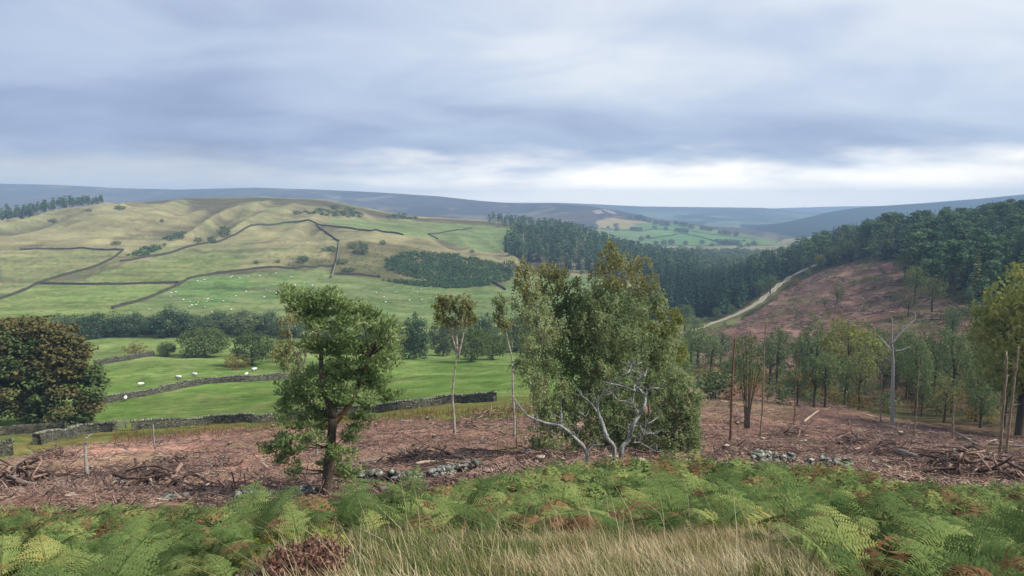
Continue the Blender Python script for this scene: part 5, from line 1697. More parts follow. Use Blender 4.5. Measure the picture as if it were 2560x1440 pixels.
for k, (nm, p, r0, r1, foot) in enumerate(limbs):
    p2 = [q + (rg.uniform(-0.25, 0.25) if (0 < i) else 0.0,) for i, q in enumerate(zm(p))]
    if k not in (0, 2, 3): p2[0] = p2[0][:2] + (0.0,)
    f = foot_tube if foot else px_tube
    v, q, t = f(p2, D, r0 * (0.54 if nm == 'trunk' else 0.6), r1 * 0.7, b, n=8, k=6, seed=600 + k)
    o = link(nm, Geo().add(v, q, t).mesh(nm, M_DEAD), root if nm == 'trunk' else stem_)
    if nm == 'trunk': stem_ = o
    mid = np.array([at_pix(x_[0], x_[1], D + (x_[2] if len(x_) > 2 else 0)) for x_ in p2]) - b
    for _ in range(6):
        j = rg.integers(1, len(mid)) if len(mid) > 1 else 0
        e_ = mid[j] + np.array([rg.normal() * 0.22, rg.normal() * 0.14, abs(rg.normal()) * 0.2 + 0.02])
        v, q, t = tube(spline([mid[j], (mid[j] + e_) / 2 + rg.normal(size=3) * 0.03, e_], 3), np.linspace(0.011, 0.003, 7), 5, 4)
        link('twig', Geo().add(v, q, t).mesh('twig', M_DEAD), stem_ if nm == 'trunk' else stem_)

# forked dead tree on the right
D = 84.0
root, b = hero_root('dead_tree', 'tall pale dead tree with a crooked Y fork on the right', 2231, D)
zz = lambda p: zm(p, 1680, 700, 2.769)
for k, (nm, p, r0, r1) in enumerate([('trunk', [(1525, 1045), (1526, 860), (1528, 700), (1530, 560), (1526, 480), (1522, 420), (1525, 340), (1524, 262)], 0.26, 0.05), ('limb', [(1527, 500), (1500, 468), (1462, 425), (1428, 385)], 0.11, 0.05),
                                     ('limb', [(1524, 440), (1560, 388), (1610, 340), (1650, 302), (1684, 268), (1680, 222)], 0.13, 0.05), ('limb', [(1545, 492), (1590, 484), (1650, 462)], 0.07, 0.03), ('limb', [(1500, 468), (1510, 420)], 0.05, 0.03), ('limb', [(1520, 560), (1480, 540), (1470, 542)], 0.05, 0.02), ('limb', [(1525, 305), (1490, 312), (1480, 306)], 0.04, 0.02)]):
    v, q, t = (foot_tube if k == 0 else px_tube)(zz(p), D, r0, r1, b, n=7, k=4, seed=640 + k)
    o = link(nm, Geo().add(v, q, t).mesh(nm, M_DEAD), root if nm == 'trunk' else stem_)
    if nm == 'trunk': stem_ = o

# standing dead poles, snapped stems and stumps
POLES = [
    (1825, 54, 838, 0.11, M_REDPOLE, 'thick red brown dead pole right of the birch clump', 3), (1901, 66, 798, 0.085, M_POLE, 'tall pale peeling dead stem beside the many stemmed birch', 3),
    (1984, 76, 852, 0.075, M_REDPOLE, 'thin red brown dead stem in the middle of the right clear-fell', 5), (2018, 128, 905, 0.12, M_POLE, 'straight pole standing at the edge of the gully', 1),
    (2201, 92, 938, 0.11, M_POLE, 'pale snapped stem just left of the forked dead tree', 2), (2380, 72, 994, 0.12, M_POLE, 'stout snapped trunk in front of the gully on the right', 2),
    (2242, 80, 1052, 0.14, M_POLE, 'knee high pale stump right of the forked dead tree', 0), (2122, 78, 1050, 0.16, M_POLE, 'weathered stump left of the forked dead tree', 0),
    (2283, 72, 915, 0.07, M_POLE, 'slim living stem on the lip of the gully', 4), (2498, 56, 880, 0.13, M_POLE, 'left stem of the pair of trunks at the right', 3),
    (2515, 58, 870, 0.12, M_POLE, 'right stem of the pair of trunks at the right', 3), (217, 42, 1093, 0.13, M_BIRCHBARK, 'pale broken birch stump with flaking bark on the left', 2),
    (1292, 46, 1034, 0.05, M_POLE, 'thin bare stem left of the big birch clump', 0), (388, 72, 1062, 0.07, M_DEAD, 'leaning grey gatepost in front of the stone wall', 0),
    (1402, 118, 862, 0.05, M_POLE, '', 0), (1786, 118, 923, 0.07, M_POLE, 'short pale post at the far end of the clear-fell', 0), (2398, 60, 1062, 0.05, M_POLE, '', 0)]
rg = np.random.default_rng(504)
for (px_, D_, top, r, mt, lab, nb) in POLES:
    if not lab: continue
    p = at(px_, D_)
    tz = at_pix(px_, top, D_)[2]
    h = tz - p[2]
    root = thing('dead_pole' if h > 2 else 'tree_stump', lab, 'dead trunk' if h > 2 else 'stump', p)
    m_ = max(4, int(h / 0.5))
    u = np.linspace(0, 1, m_)
    P = np.column_stack([rg.normal(size=m_).cumsum() * 0.03 * (u > 0), rg.normal(size=m_) * 0.02, u * (h + 0.2) - 0.2])
    v, q, t = tube(P, r * (1 - 0.45 * u) * (1 + 0.25 * (u < 0.04)), 8, int(px_))
    v[-8 - 2:-2, 2] += rg.uniform(-0.05, 0.12, 8) * (h > 1)
    stem_ = link('trunk', Geo().add(v, q, t).mesh('trunk', mt), root)
    for _ in range(nb + 2 * (h > 5)):
        z = rg.uniform(0.35, 0.98) * h; a = rg.uniform(0, 6.28); ln = rg.uniform(0.25, 0.9)
        s_ = np.array([np.interp(z, P[:, 2], P[:, 0]), 0, z])
        e_ = s_ + np.array([math.cos(a) * ln, math.sin(a) * ln, rg.uniform(-0.1, 0.35) * ln])
        v, q, t = tube(spline([s_, (s_ + e_) / 2 + np.array([0, 0, 0.05]), e_], 2), np.linspace(r * 0.3, r * 0.08, 5), 5, 3)
        link('snag', Geo().add(v, q, t).mesh('snag', mt), stem_)

# the many stemmed bare birch
D = 72.0
root, b = hero_root('many_stemmed_birch', 'many stemmed half bare birch behind the red dead pole', 1870, D)
for k, (x0, x1, yt) in enumerate([(1862, 1846, 880), (1864, 1858, 870), (1866, 1866, 855), (1869, 1876, 860), (1872, 1886, 866), (1874, 1896, 880), (1868, 1852, 900), (1875, 1904, 900), (1871, 1880, 850)]):
    v, q, t = foot_tube([(x0, 1030), ((x0 + x1) / 2, 960), (x1, yt)], D, 0.07, 0.02, b, n=5, k=3, seed=660 + k)
    link('stem', Geo().add(v, q, t).mesh('stem', M_BARK), root)
rg = np.random.default_rng(505)
C, M = crown_points([(1860, 870, 34, 34), (1880, 890, 30, 36), (1850, 920, 24, 30), (1895, 930, 22, 30), (1870, 850, 26, 20)], D, rg, 4.0, b)
V, Q = birch_sprays(C, rg, 5, 7, 0.6, 0.15, 0.10, 0.3)
link('crown', Geo().add(V, Q).mesh('crown', M_LARCH), root)

# ------------------------------------------------------------------ felled slope: brash heaps, logs, litter
M_STICK = bark_mat('brash sticks', alb(126, 98, 84), alb(174, 140, 122), 3.0, 3.0, alb(210, 182, 162))
M_DARKSTICK = bark_mat('dark brash', alb(66, 54, 48), alb(104, 84, 76), 3.0, 3.0, alb(134, 112, 102))
M_CUT = bark_mat('fresh cut wood', alb(168, 142, 120), alb(206, 182, 156), 4.0, 3.0, alb(228, 212, 192))
M_GREYLOG = bark_mat('grey log', alb(98, 88, 82), alb(150, 138, 128), 4.0, 3.0, alb(178, 168, 158))


def stick(L, r, rg_, bend=0.08, n=5, k=4):
    u = np.linspace(-0.5, 0.5, k)
    P = np.column_stack([u * L, bend * L * rg_.normal() * (u * u * 4 - 1), bend * L * rg_.normal() * (u * u * 4 - 1)])
    return tube(P, r * np.linspace(1.1, 0.6, k), n, int(rg_.integers(1e6)))


rg = np.random.default_rng(506)
BRANCHES = []
for i in range(14):
    v, q, t = stick(1.0, 0.018 + 0.012 * rg.random(), rg, 0.12)
    gg = Geo().add(v, q, t)
    for _ in range(2):                                  # side twigs
        a = rg.uniform(-0.3, 0.4); e = np.array([a + rg.uniform(0.05, 0.25), rg.uniform(-0.22, 0.22), rg.uniform(-0.2, 0.2)])
        v, q, t = tube([[a, 0, 0], e], [0.009, 0.004], 4)
        gg.add(v, q, t)
    BRANCHES.append([gg.mesh('branch', m_) for m_ in (M_STICK, M_DARKSTICK, M_GREYLOG)])
PILES = [(40, 1190, 170, 46, 'heap of red brown brash at the left edge'), (150, 1132, 120, 26, 'low brash heap below the sheepfold wall'), (382, 1205, 170, 60, 'large brash heap with a pale log left of the pine'),
         (430, 1148, 100, 32, 'brash heap above the large heap left of the pine'), (1165, 1062, 90, 34, 'brash heap beside the slender birch'), (1212, 1036, 80, 26, 'smaller brash heap right of the slender birch'), (1840, 1050, 90, 26, 'brash at the foot of the many stemmed birch'),
         (1960, 1082, 120, 34, 'rounded brash heap in the middle of the right clear-fell'), (2055, 1010, 80, 22, 'small brash heap near the gully edge'), (2140, 1098, 130, 30, 'dark brash heap below the weathered stump'), (2240, 1120, 120, 30, 'dark brash heap below the forked dead tree'),
         (2430, 1162, 240, 56, 'largest tangle of dark brash and poles at the right'), (2548, 1180, 120, 44, 'brash heap at the right edge'), (1030, 1140, 130, 20, 'strewn brash and roots right of the pine'), (1290, 1020, 60, 26, 'brash by the thin bare stem'), (560, 1160, 90, 16, 'thin scatter of brash left of the pine')]
for (px_, py_, w_, h_, lab) in PILES:
    p = hit(px_, py_ + h_ * 0.4, 26)
    s = p[1] / F
    root = thing('brash_heap', lab, 'brash heap', p)
    nb = int(16 + w_ * 0.22)
    dark = 'dark' in lab or px_ < 500
    for _ in range(nb):
        a = rg.normal() * w_ * 0.28 * s; d_ = rg.normal() * w_ * 0.16 * s
        hh = h_ * s * max(0.05, 1 - (a / (w_ * 0.5 * s)) ** 2) * rg.uniform(0.05, 1.0)
        z = float(ground(p[0] + a, p[1] + d_)) - p[2] + hh
        ln = rg.uniform(0.7, 2.2) * (1.2 if w_ > 150 else 0.9)
        link('branch', BRANCHES[rg.integers(14)][int(rg.choice(3, p=[0.4, 0.5, 0.1] if dark else [0.6, 0.25, 0.15]))], root, (a, d_, z), (rg.normal() * 0.3, rg.normal() * 0.35, rg.uniform(0, 6.28)), (ln, ln * 1.3, ln * 1.3))
LOGS = []
for i in range(6):
    v, q, t = stick(1.0, 0.055 + 0.02 * (i % 3), rg, 0.03, 7, 3)
    LOGS.append(Geo().add(v, q, t).mesh('cut_log', M_CUT if i % 2 == 0 else M_GREYLOG))


def on_brash(px, py, p):
    return bool(inpoly(np.array([px]), np.array([py]), BRASH_L)[0]) and p[1] > 27


n = 0
while n < 120:
    px_ = rg.uniform(0, 2560); py_ = rg.uniform(950, 1240)
    p = hit(px_, py_, 26)
    if p[1] > 150 or not on_brash(px_, py_, p): continue
    if 650 < px_ < 900 and py_ > 1100 and rg.random() < 0.6: continue
    n += 1
    ln = rg.uniform(0.35, 1.3) * (1 + (p[1] > 70) * 0.3)
    link('cut_log', LOGS[rg.integers(6)], None, p + np.array([0, 0, 0.10]), (rg.normal() * 0.12, rg.normal() * 0.15, rg.normal() * 0.6), (ln, 1.0, 1.0), None, 'short pale cut log or branch lying on the felled slope', 'log', 'cut logs strewn over the felled slope')
for (a, b_, r, mt, lab) in [((2010, 1062), (2045, 1030), 0.13, M_CUT, 'pale log propped up in the right clear-fell'), ((1830, 1012), (1852, 1052), 0.09, M_GREYLOG, 'pale branch standing up beside the red dead pole'), ((2390, 1090), (2440, 1115), 0.09, M_GREYLOG, 'long straight pole lying on the right brash, left one'),
                            ((2470, 1120), (2600, 1124), 0.09, M_GREYLOG, 'long straight pole lying on the right brash, at the edge'), ((2240, 1140), (2300, 1150), 0.2, M_GREYLOG, 'thick grey log on the dark churned ground at the right'), ((900, 1170), (962, 1152), 0.1, M_GREYLOG, 'grey log lying right of the pine'),
                            ((368, 1185), (382, 1234), 0.09, M_CUT, 'pale log sticking out of the large brash heap'), ((1040, 1175), (1095, 1160), 0.08, M_CUT, 'pale branch lying above the tumbled wall')]:
    p0 = hit(a[0], a[1], 26); p1 = hit(b_[0], b_[1], 26)
    p0[2] += 0.35; p1[2] += 0.15
    c = (p0 + p1) / 2
    v, q, t = tube(spline([p0 - c, (p0 + p1) / 2 - c + np.array([0, 0, 0.05]), p1 - c], 3), np.linspace(r, r * 0.75, 7), 8, 9)
    link('fallen_log', Geo().add(v, q, t).mesh('fallen_log', mt), None, c, None, None, None, lab, 'log')


def litter(name, label, N, gen, Lr, rr, mat, seed, flat=0.25):
    rg_ = np.random.default_rng(seed)
    P = gen(rg_, N)
    N = len(P)
    a = rg_.normal(size=N) * 0.9
    el = rg_.normal(size=N) * flat
    d = np.stack([np.cos(a) * np.cos(el), np.sin(a) * np.cos(el), np.sin(el)], 1)
    s = unit(np.cross(d, np.array([0, 0, 1.0]))); w = np.cross(s, d)
    L = rg_.uniform(*Lr, N)[:, None]; r = rg_.uniform(*rr, N)[:, None]
    tri = [(1.0, 0.0), (-0.5, 0.87), (-0.5, -0.87)]
    V = np.stack([P + d * L * e + (s * c1 + w * c2) * r * (1 if e < 0 else 0.6) for e in (-0.5, 0.5) for c1, c2 in tri], 1).reshape(-1, 3)
    k = np.arange(N)[:, None] * 6
    Q = np.concatenate([k + np.array([[0, 1, 4, 3]]), k + np.array([[1, 2, 5, 4]]), k + np.array([[2, 0, 3, 5]])])
    b_ = P.mean(0)
    link(name, Geo().add(V - b_, Q).mesh(name, mat), None, b_, None, None, 'stuff', label, 'brash')


def near_gen(rg_, N):
    X = []
    D_ = np.exp(rg_.uniform(math.log(24), math.log(150), N * 3))
    az = rg_.uniform(-0.75, 0.75, N * 3)
    x = az * D_; z = ground(x, D_)
    px, py = project(x, D_, z)
    m = inpoly(px, py, BRASH_L) & (((px < 1500) & (D_ < 110)) | (px >= 1500))
    m &= fbm(x / 3.0, D_ / 3.0, 77) + rg_.normal(size=len(x)) * 0.12 > 0.45
    P = np.column_stack([x, D_, z + 0.04 + rg_.random(len(x)) * 0.12])[m]
    return P[:N]


litter('brash_litter', 'carpet of reddish twigs and chippings over the near felled slope', 22000, near_gen, (0.25, 1.1), (0.012, 0.035), M_STICK, 507)
litter('brash_litter', 'dark twigs and roots strewn over the near felled slope', 5000, near_gen, (0.3, 1.4), (0.012, 0.04), M_DARKSTICK, 508, 0.4)


litter('brash_litter', 'pale chips and peeled sticks scattered over the near felled slope', 2600, near_gen, (0.15, 0.6), (0.02, 0.05), M_CUT, 520, 0.15)


def row_gen(rg_, N):
    P = near_gen(rg_, N * 3)
    k = fbm(P[:, 0] / 13.0 + P[:, 1] / 40.0, P[:, 1] / 3.2, 79, 2) > 0.60
    P = P[k]
    P[:, 2] += rg_.random(len(P)) * 0.3
    return P[:N]


litter('brash_litter', 'long low rows of raked dark brash on the near felled slope', 2600, row_gen, (0.5, 1.8), (0.015, 0.05), M_DARKSTICK, 521, 0.3)
sv, sq, st = tube([[0, 0, -0.15], [0, 0, 0.1], [0, 0, 0.28]], [0.26, 0.2, 0.18], 10, 5)
STUMP = make_mesh('tree_stump', sv, sq, st, [M_BARK, M_CUT], False, None, [1 if k % 2 else 0 for k in range(len(st))])
n = 0
while n < 34:
    px_ = rg.uniform(0, 2560); py_ = rg.uniform(950, 1230)
    p = hit(px_, py_, 27)
    if p[1] > 140 or not on_brash(px_, py_, p): continue
    n += 1
    link('tree_stump', STUMP, None, p, rg.uniform(0, 6), rg.uniform(0.7, 1.3), None, 'low freshly cut stump on the felled slope', 'stump', 'cut stumps on the felled slope')


def far_gen(rg_, N):
    D_ = rg_.uniform(200, 480, N * 6); az = rg_.uniform(0.24, 0.72, N * 6)
    x = az * D_; z = ground(x, D_)
    px, py = project(x, D_, z)
    m = inpoly(px, py, CLEAR_R) & (fbm(x / 4.0, D_ / 14.0, 78) > 0.5)
    return np.column_stack([x, D_, z + 0.15])[m][:N]


litter('brash_litter', 'windrows of brash on the felled slope across the gully', 5000, far_gen, (1.2, 4.0), (0.05, 0.13), M_DARKSTICK, 509, 0.15)
litter('brash_litter', 'pale tops and chips on the felled slope across the gully', 1500, far_gen, (0.8, 2.2), (0.05, 0.10), M_CUT, 510, 0.15)

# ------------------------------------------------------------------ sheep
def m_plain(name, a, b, scale=20.0):
    return bark_mat(name, a, b, scale, 1.0, bump=0.5)


M_WOOL = m_plain('cream wool', alb(240, 236, 222, 1.4), alb(255, 252, 244, 1.5))
M_FACE = m_plain('dark sheep face', alb(60, 56, 50), alb(96, 90, 80))


def ball(c, r, n=8, m=6, rg_=None, jit=0.0):
    V = []; Q = []
    for i in range(m + 1):
        ph = math.pi * i / m
        for k in range(n):
            th = 2 * math.pi * k / n
            j = 1 + (rg_.uniform(-jit, jit) if rg_ is not None else 0)
            V.append((c[0] + r[0] * j * math.sin(ph) * math.cos(th), c[1] + r[1] * j * math.sin(ph) * math.sin(th), c[2] + r[2] * j * math.cos(ph)))
    for i in range(m):
        for k in range(n):
            Q.append((i * n + k, (i + 1) * n + k, (i + 1) * n + (k + 1) % n, i * n + (k + 1) % n))
    return V, Q


rg = np.random.default_rng(511)
gb = Geo()
gb.add(*ball((0, 0, 0.62), (0.52, 0.27, 0.28), 12, 8, rg, 0.05)).add(*ball((-0.3, 0, 0.64), (0.28, 0.27, 0.27), 10, 7, rg, 0.05)).add(*ball((0.36, 0, 0.66), (0.25, 0.22, 0.25), 10, 7, rg, 0.05)).add(*tube([[0.42, 0, 0.68], [0.62, 0, 0.55]], [0.17, 0.11], 8))
gb.add(*tube([[-0.5, 0, 0.7], [-0.56, 0, 0.45]], [0.06, 0.03], 6))
S_BODY = gb.mesh('body', M_WOOL, True)
gh = Geo().add(*tube([[0.58, 0, 0.58], [0.72, 0, 0.46], [0.82, 0, 0.33]], [0.10, 0.09, 0.045], 8))
for s in (-1, 1):
    gh.add(*tube([[0.64, s * 0.06, 0.58], [0.62, s * 0.17, 0.56]], [0.035, 0.015], 5))
S_HEAD = gh.mesh('head', M_FACE, True)
S_LEG = Geo().add(*tube([[0, 0, 0.45], [0.01, 0, 0.2], [0, 0, 0.0]], [0.055, 0.032, 0.04], 6)).mesh('leg', M_FACE, True)


def sheep(p, rz, label, group=None, parts=True, s=1.0):
    root = thing('sheep', label, 'sheep', p, rz, s, group)
    link('body', S_BODY, root); link('head', S_HEAD, root)
    for x in (-0.34, 0.30):
        for y in (-0.13, 0.13):
            link('leg', S_LEG, root, (x, y, 0))


for (px_, py_, dm, lab, rz) in [(352, 967, 110, 'white sheep just above the middle wall, leftmost of the nearer sheep', 0.4), (447, 949, 110, 'white sheep second from the left above the middle wall', 3.0), (487, 942, 110, 'white sheep third from the left above the middle wall', 2.8),
                             (616, 942, 110, 'white sheep beside the middle wall near the field tree', 1.4), (636, 929, 110, 'white sheep farther up behind the one by the wall', 0.6), (314, 1003, 100, 'white sheep standing against the near side of the middle wall', 1.9)]:
    sheep(hit(px_, py_, dm), rz, lab, s=1.1)
Z1 = [(1470, 848), (1497, 853), (1522, 837), (1717, 820), (1730, 812), (1785, 825), (1847, 817), (1932, 808), (2054, 790), (2167, 817), (1310, 930), (1275, 937), (1272, 964), (1365, 988), (1415, 1005), (1412, 1042), (1428, 1029), (1462, 1024), (1476, 1010), (1540, 1000), (1548, 982), (1578, 988), (1524, 1042), (1663, 997), (1757, 960), (1832, 926), (1980, 912), (1967, 968), (2056, 938), (2087, 970), (2105, 977), (2198, 875), (2293, 862), (2325, 880), (1110, 1060), (1577, 1081), (1722, 1061), (1478, 1103)]
Z2 = [(292, 880), (360, 862), (420, 880), (895, 935), (953, 968), (965, 1005), (1045, 930), (1143, 992), (1233, 990), (1228, 907), (1197, 935)]
for (zx, zy, ox) in [(a, b_, 0) for a, b_ in Z1] + [(a, b_, 640) for a, b_ in Z2]:
    p = hit(ox + zx / 2.977, 420 + zy / 2.977, 300)
    sheep(p, rg.uniform(0, 6.28), 'tiny white sheep grazing on the far pasture below the gorse', 'sheep grazing the far pasture', s=1.05)

# ------------------------------------------------------------------ gate, hurdle, post, fold
M_GATE = bark_mat('weathered grey timber', alb(96, 98, 94), alb(150, 152, 146), 6.0, 4.0)
p = hit(287, 1076, 75)
root = thing('field_gate', 'weathered grey gate propped at the end of the sheepfold wall', 'gate', p, 0.9)
for x in (0.0, 1.5):
    v, f = block((x, 0, 0.75), (0.12, 0.12, 1.6), 0, rg, 0.05)
    link('gate_post', Geo().add(v, f).mesh('gate_post', M_GATE), root)
for z in (0.3, 0.55, 0.8, 1.05):
    v, f = block((0.75, 0, z), (1.5, 0.05, 0.10), 0, rg, 0.04)
    link('rail', Geo().add(v, f).mesh('rail', M_GATE), root)
v, q, t = tube([[0.0, 0.06, 0.2], [1.5, 0.06, 1.2]], [0.05, 0.05], 5)
link('brace', Geo().add(v, q, t).mesh('brace', M_GATE), root)

# ------------------------------------------------------------------ tumbled wall below the bracken
M_ROCK = stone_mat('pale lichen stone', [alb(82, 84, 70), alb(126, 128, 112), alb(164, 164, 152), alb(206, 206, 196)], 7.0, 1.0)


def rock_mesh(seed):
    rg_ = np.random.default_rng(seed)
    V, Q = ball((0, 0, 0), (0.5, 0.5, 0.5), 8, 5, rg_, 0.0)
    V = np.array(V)
    V = np.sign(V) * np.abs(V * 2) ** 0.7 / 2
    V[:, 0] *= rg_.uniform(0.9, 1.7); V[:, 2] *= rg_.uniform(0.4, 0.75)
    n = fbm(V[:, 0] * 3 + seed, V[:, 1] * 3 + V[:, 2] * 2, seed, 2) - 0.5
    V = V * (1 + 0.8 * n[:, None])
    return Geo().add(V, Q).mesh('stone', M_ROCK)


ROCKS = [rock_mesh(700 + i) for i in range(7)]
for (pix, n, lab, size, sp) in [([(900, 1212), (960, 1210), (1020, 1212), (1080, 1206), (1130, 1192), (1185, 1184)], 170, 'tumbled dry stone wall showing above the bracken right of the pine', 0.30, 1.0),
                          ([(600, 1252), (660, 1250), (720, 1247), (770, 1243), (812, 1240)], 46, 'row of half buried wall stones left of the pine foot', 0.30, 0.6),
                          ([(1880, 1166), (1950, 1160), (2020, 1162), (2080, 1166), (2125, 1176)], 46, 'pale tumbled wall stones behind the bracken on the right', 0.40, 0.7)]:
    q = resample(spline([hit(a, b_, 22) for a, b_ in pix], 5), 0.1)
    c = q.mean(0)
    root = thing('tumbled_stone_wall', lab, 'stone wall', c)
    root['kind'] = 'thing'
    for k in range(n):
        j = int(k * len(q) / n)
        lev = rg.choice([0, 1, 2], p=[0.45, 0.33, 0.22]) * sp
        pz = q[j] + np.array([rg.normal() * 0.12, rg.normal() * 0.2, 0])
        pz[2] = float(ground(pz[0], pz[1])) + 0.1 + lev * size * 0.62
        s = size * rg.uniform(0.45, 1.3)
        link('stone', ROCKS[rg.integers(7)], root, pz - c, (rg.normal() * 0.25, rg.normal() * 0.25, rg.uniform(0, 6.28)), s)
for (px_, py_, s, lab) in [(775, 1234, 0.75, 'grey boulder at the foot of the pine'), (1330, 1132, 0.6, 'white boulder at the left foot of the birch clump'), (898, 1190, 0.7, 'flat pale stone right of the pine foot'), (2092, 1142, 0.5, 'flat white stone on the red soil at the right'), (2192, 1160, 0.5, 'second flat white stone on the red soil'), (305, 1212, 0.5, 'pale stone left of the large brash heap'), (430, 1250, 0.6, 'grey stone half hidden in bracken below the large brash heap')]:
    p = hit(px_, py_, 22)
    link('boulder', ROCKS[rg.integers(7)], None, p + np.array([0, 0, 0.1]), rg.uniform(0, 6), (s * 1.3, s, s * 0.8), None, lab, 'boulder')

# ------------------------------------------------------------------ foreground: bracken, grass, heather
M_BRK = leaf_mat('green bracken', [alb(124, 98, 62), alb(68, 86, 50), alb(84, 103, 60), alb(101, 119, 69), alb(120, 135, 79), alb(150, 155, 92), alb(156, 136, 82)], 0.26, 0.8, dead=(0.03, alb(118, 96, 62)), patch=(1.3, 0.3))
M_BRKB = leaf_mat('rusty dead bracken', [alb(92, 68, 50), alb(120, 92, 66), alb(138, 110, 78), alb(118, 104, 68)], 0.2, 0.5)
M_BRKG = leaf_mat('yellow bracken', [alb(158, 150, 58), alb(190, 162, 60), alb(206, 170, 64)], 0.3, 0.5)
M_STRAW = leaf_mat('bleached bent grass', [alb(126, 118, 80), alb(166, 150, 112), alb(196, 178, 142), alb(220, 204, 174)], 0.3, 0.0, patch=(2.2, 0.5))
M_GREENG = leaf_mat('green grass', [alb(88, 100, 58), alb(112, 122, 74), alb(138, 140, 92)], 0.3, 0.0, patch=(2.5, 0.5))
M_HEATH = leaf_mat('faded heather', [alb(86, 58, 52), alb(124, 88, 80), alb(150, 116, 104), alb(104, 94, 60)], 0.15, 0.0)
M_BILB = leaf_mat('yellow green bilberry', [alb(116, 128, 48), alb(150, 156, 62), alb(172, 168, 72)], 0.3, 0.0)


def frond(seed, pairs, fine, arch=1.0, curl=0.0):
    """bracken frond one unit long: stalk, then a tapering blade of paired leaflets"""
    rg_ = np.random.default_rng(seed)
    n = 26
    th = np.radians(8 + (72 + 22 * rg_.random()) * arch * np.linspace(0, 1, n) ** 1.25)
    ds = 1.0 / (n - 1)
    P = np.zeros((n, 3))
    for i in range(1, n):
        P[i] = P[i - 1] + ds * np.array([math.sin(th[i]), 0.0, math.cos(th[i])])
    P[:, 1] += 0.05 * rg_.normal() * np.linspace(0, 1, n) ** 2
    g = Geo()
    g.add(*tube(P[::5], np.linspace(0.007, 0.002, len(P[::5])), 3, cap=False)[:2])
    c = []; d = []; nn = []; L = []; W = []
    for k in range(pairs):
        u = 0.36 + 0.62 * (k / (pairs - 1)) ** 0.9
        p = np.array([np.interp(u, np.linspace(0, 1, n), P[:, j]) for j in range(3)])
        t = np.interp(u, np.linspace(0, 1, n), th)
        tang = np.array([math.sin(t), 0, math.cos(t)]); nor = np.array([-math.cos(t), 0, math.sin(t)])
        w = (u - 0.36) / 0.62
        ln = 0.36 * (1 - w) ** 0.75 * (0.72 + 0.28 * min(1, w * 8)) + 0.012
        for s in (-1, 1):
            if rg_.random() < 0.06: continue
            side = unit(np.array([0, s, 0]) + tang * 0.35 + rg_.normal(size=3) * 0.12)
            ln *= rg_.uniform(0.82, 1.1)
            sag = -0.22 - 0.5 * curl
            if not fine:
                c.append(p + side * ln * 0.48 + np.array([0, 0, sag * 0.25 * ln])); d.append(side + np.array([0, 0, sag * 0.5])); nn.append(nor + rg_.normal(size=3) * 0.25); L.append(ln); W.append(ln * 0.16 + 0.010)
                for q in ((0.28, 0.6) if fine is False else (0.4,)):
                    for e in (-1, 1):
                        b_ = p + side * ln * q + np.array([0, 0, sag * q * q * ln])
                        dd = unit(side * 0.75 + tang * e * 0.9)
                        l2 = ln * 0.36 * (1.15 - q)
                        c.append(b_ + dd * l2 * 0.45); d.append(dd); nn.append(nor + rg_.normal(size=3) * 0.3); L.append(l2 + 0.01); W.append(0.028 + l2 * 0.25)
            else:
                m = max(4, int(12 * (ln / 0.36) ** 0.6))
                for q in (np.arange(m) + 0.4) / m:
                    b_ = p + side * ln * q + np.array([0, 0, sag * q * q * ln])
                    l2 = (0.26 * ln * (1.05 - q) ** 0.8 + 0.012)
                    for e in (-1, 1):
                        dd = unit(side * 0.5 + tang * e * 0.95 + rg_.normal(size=3) * 0.04 + np.array([0, 0, -0.08]))
                        c.append(b_ + dd * l2 * 0.45); d.append(dd); nn.append(nor + side * 0.15 + rg_.normal(size=3) * 0.08); L.append(l2); W.append(0.009 + l2 * 0.17)
                c.append(p + side * ln * 0.93 + np.array([0, 0, sag * 0.8 * ln])); d.append(side); nn.append(nor); L.append(ln * 0.16); W.append(0.012)
    V, Q = leaves(c, np.array(d), np.array(nn), L, W)
    g.add(V, Q)
    return g


FINE = [frond(800 + i, 13 + i % 4, True, 1.0 + 0.16 * (i % 4), 0.25 * (i % 3)) for i in range(10)]
COARSE = [frond(820 + i, 11, False, 1.0 + 0.18 * (i % 4)) for i in range(9)]
ROUGH = [frond(860 + i, 9, None, 1.0 + 0.18 * (i % 4)) for i in range(9)]
DEADF = [frond(840 + i, 13, True, 1.6, 1.0) for i in range(4)]
FINE_G = [g.mesh('frond', M_BRK) for g in FINE]
FINE_Y = FINE[0].mesh('frond', M_BRKG)
FINE_B = [g.mesh('frond', M_BRKB) for g in DEADF]
EDGE_G = [(-400, 2.8), (600, 2.9), (700, 3.6), (800, 4.5), (900, 5.2), (1000, 5.6), (1500, 5.7), (1950, 5.5), (2060, 4.8), (2110, 3.8), (2180, 3.0), (3200, 2.8)]


def edge_D(px):
    return np.interp(px, [e[0] for e in EDGE_G], [e[1] for e in EDGE_G])


def bracken_plant(p, nf, size, label, group, meshes, rg_, seed_az=None):
    root = thing('bracken_plant', label, 'bracken', p, 0.0, None, group)
    a0 = rg_.uniform(0, 6.28)
    for k in range(nf):
        a = a0 + 6.283 * k / nf + rg_.uniform(-0.5, 0.5)
        if seed_az is not None: a = seed_az + rg_.normal() * 0.6
        s = size * rg_.uniform(0.75, 1.2)
        link('frond', meshes[rg_.integers(len(meshes))], root, (rg_.normal() * 0.04, rg_.normal() * 0.04, -0.03), (rg_.normal() * 0.12, rg_.normal() * 0.15, a), s)
    return root


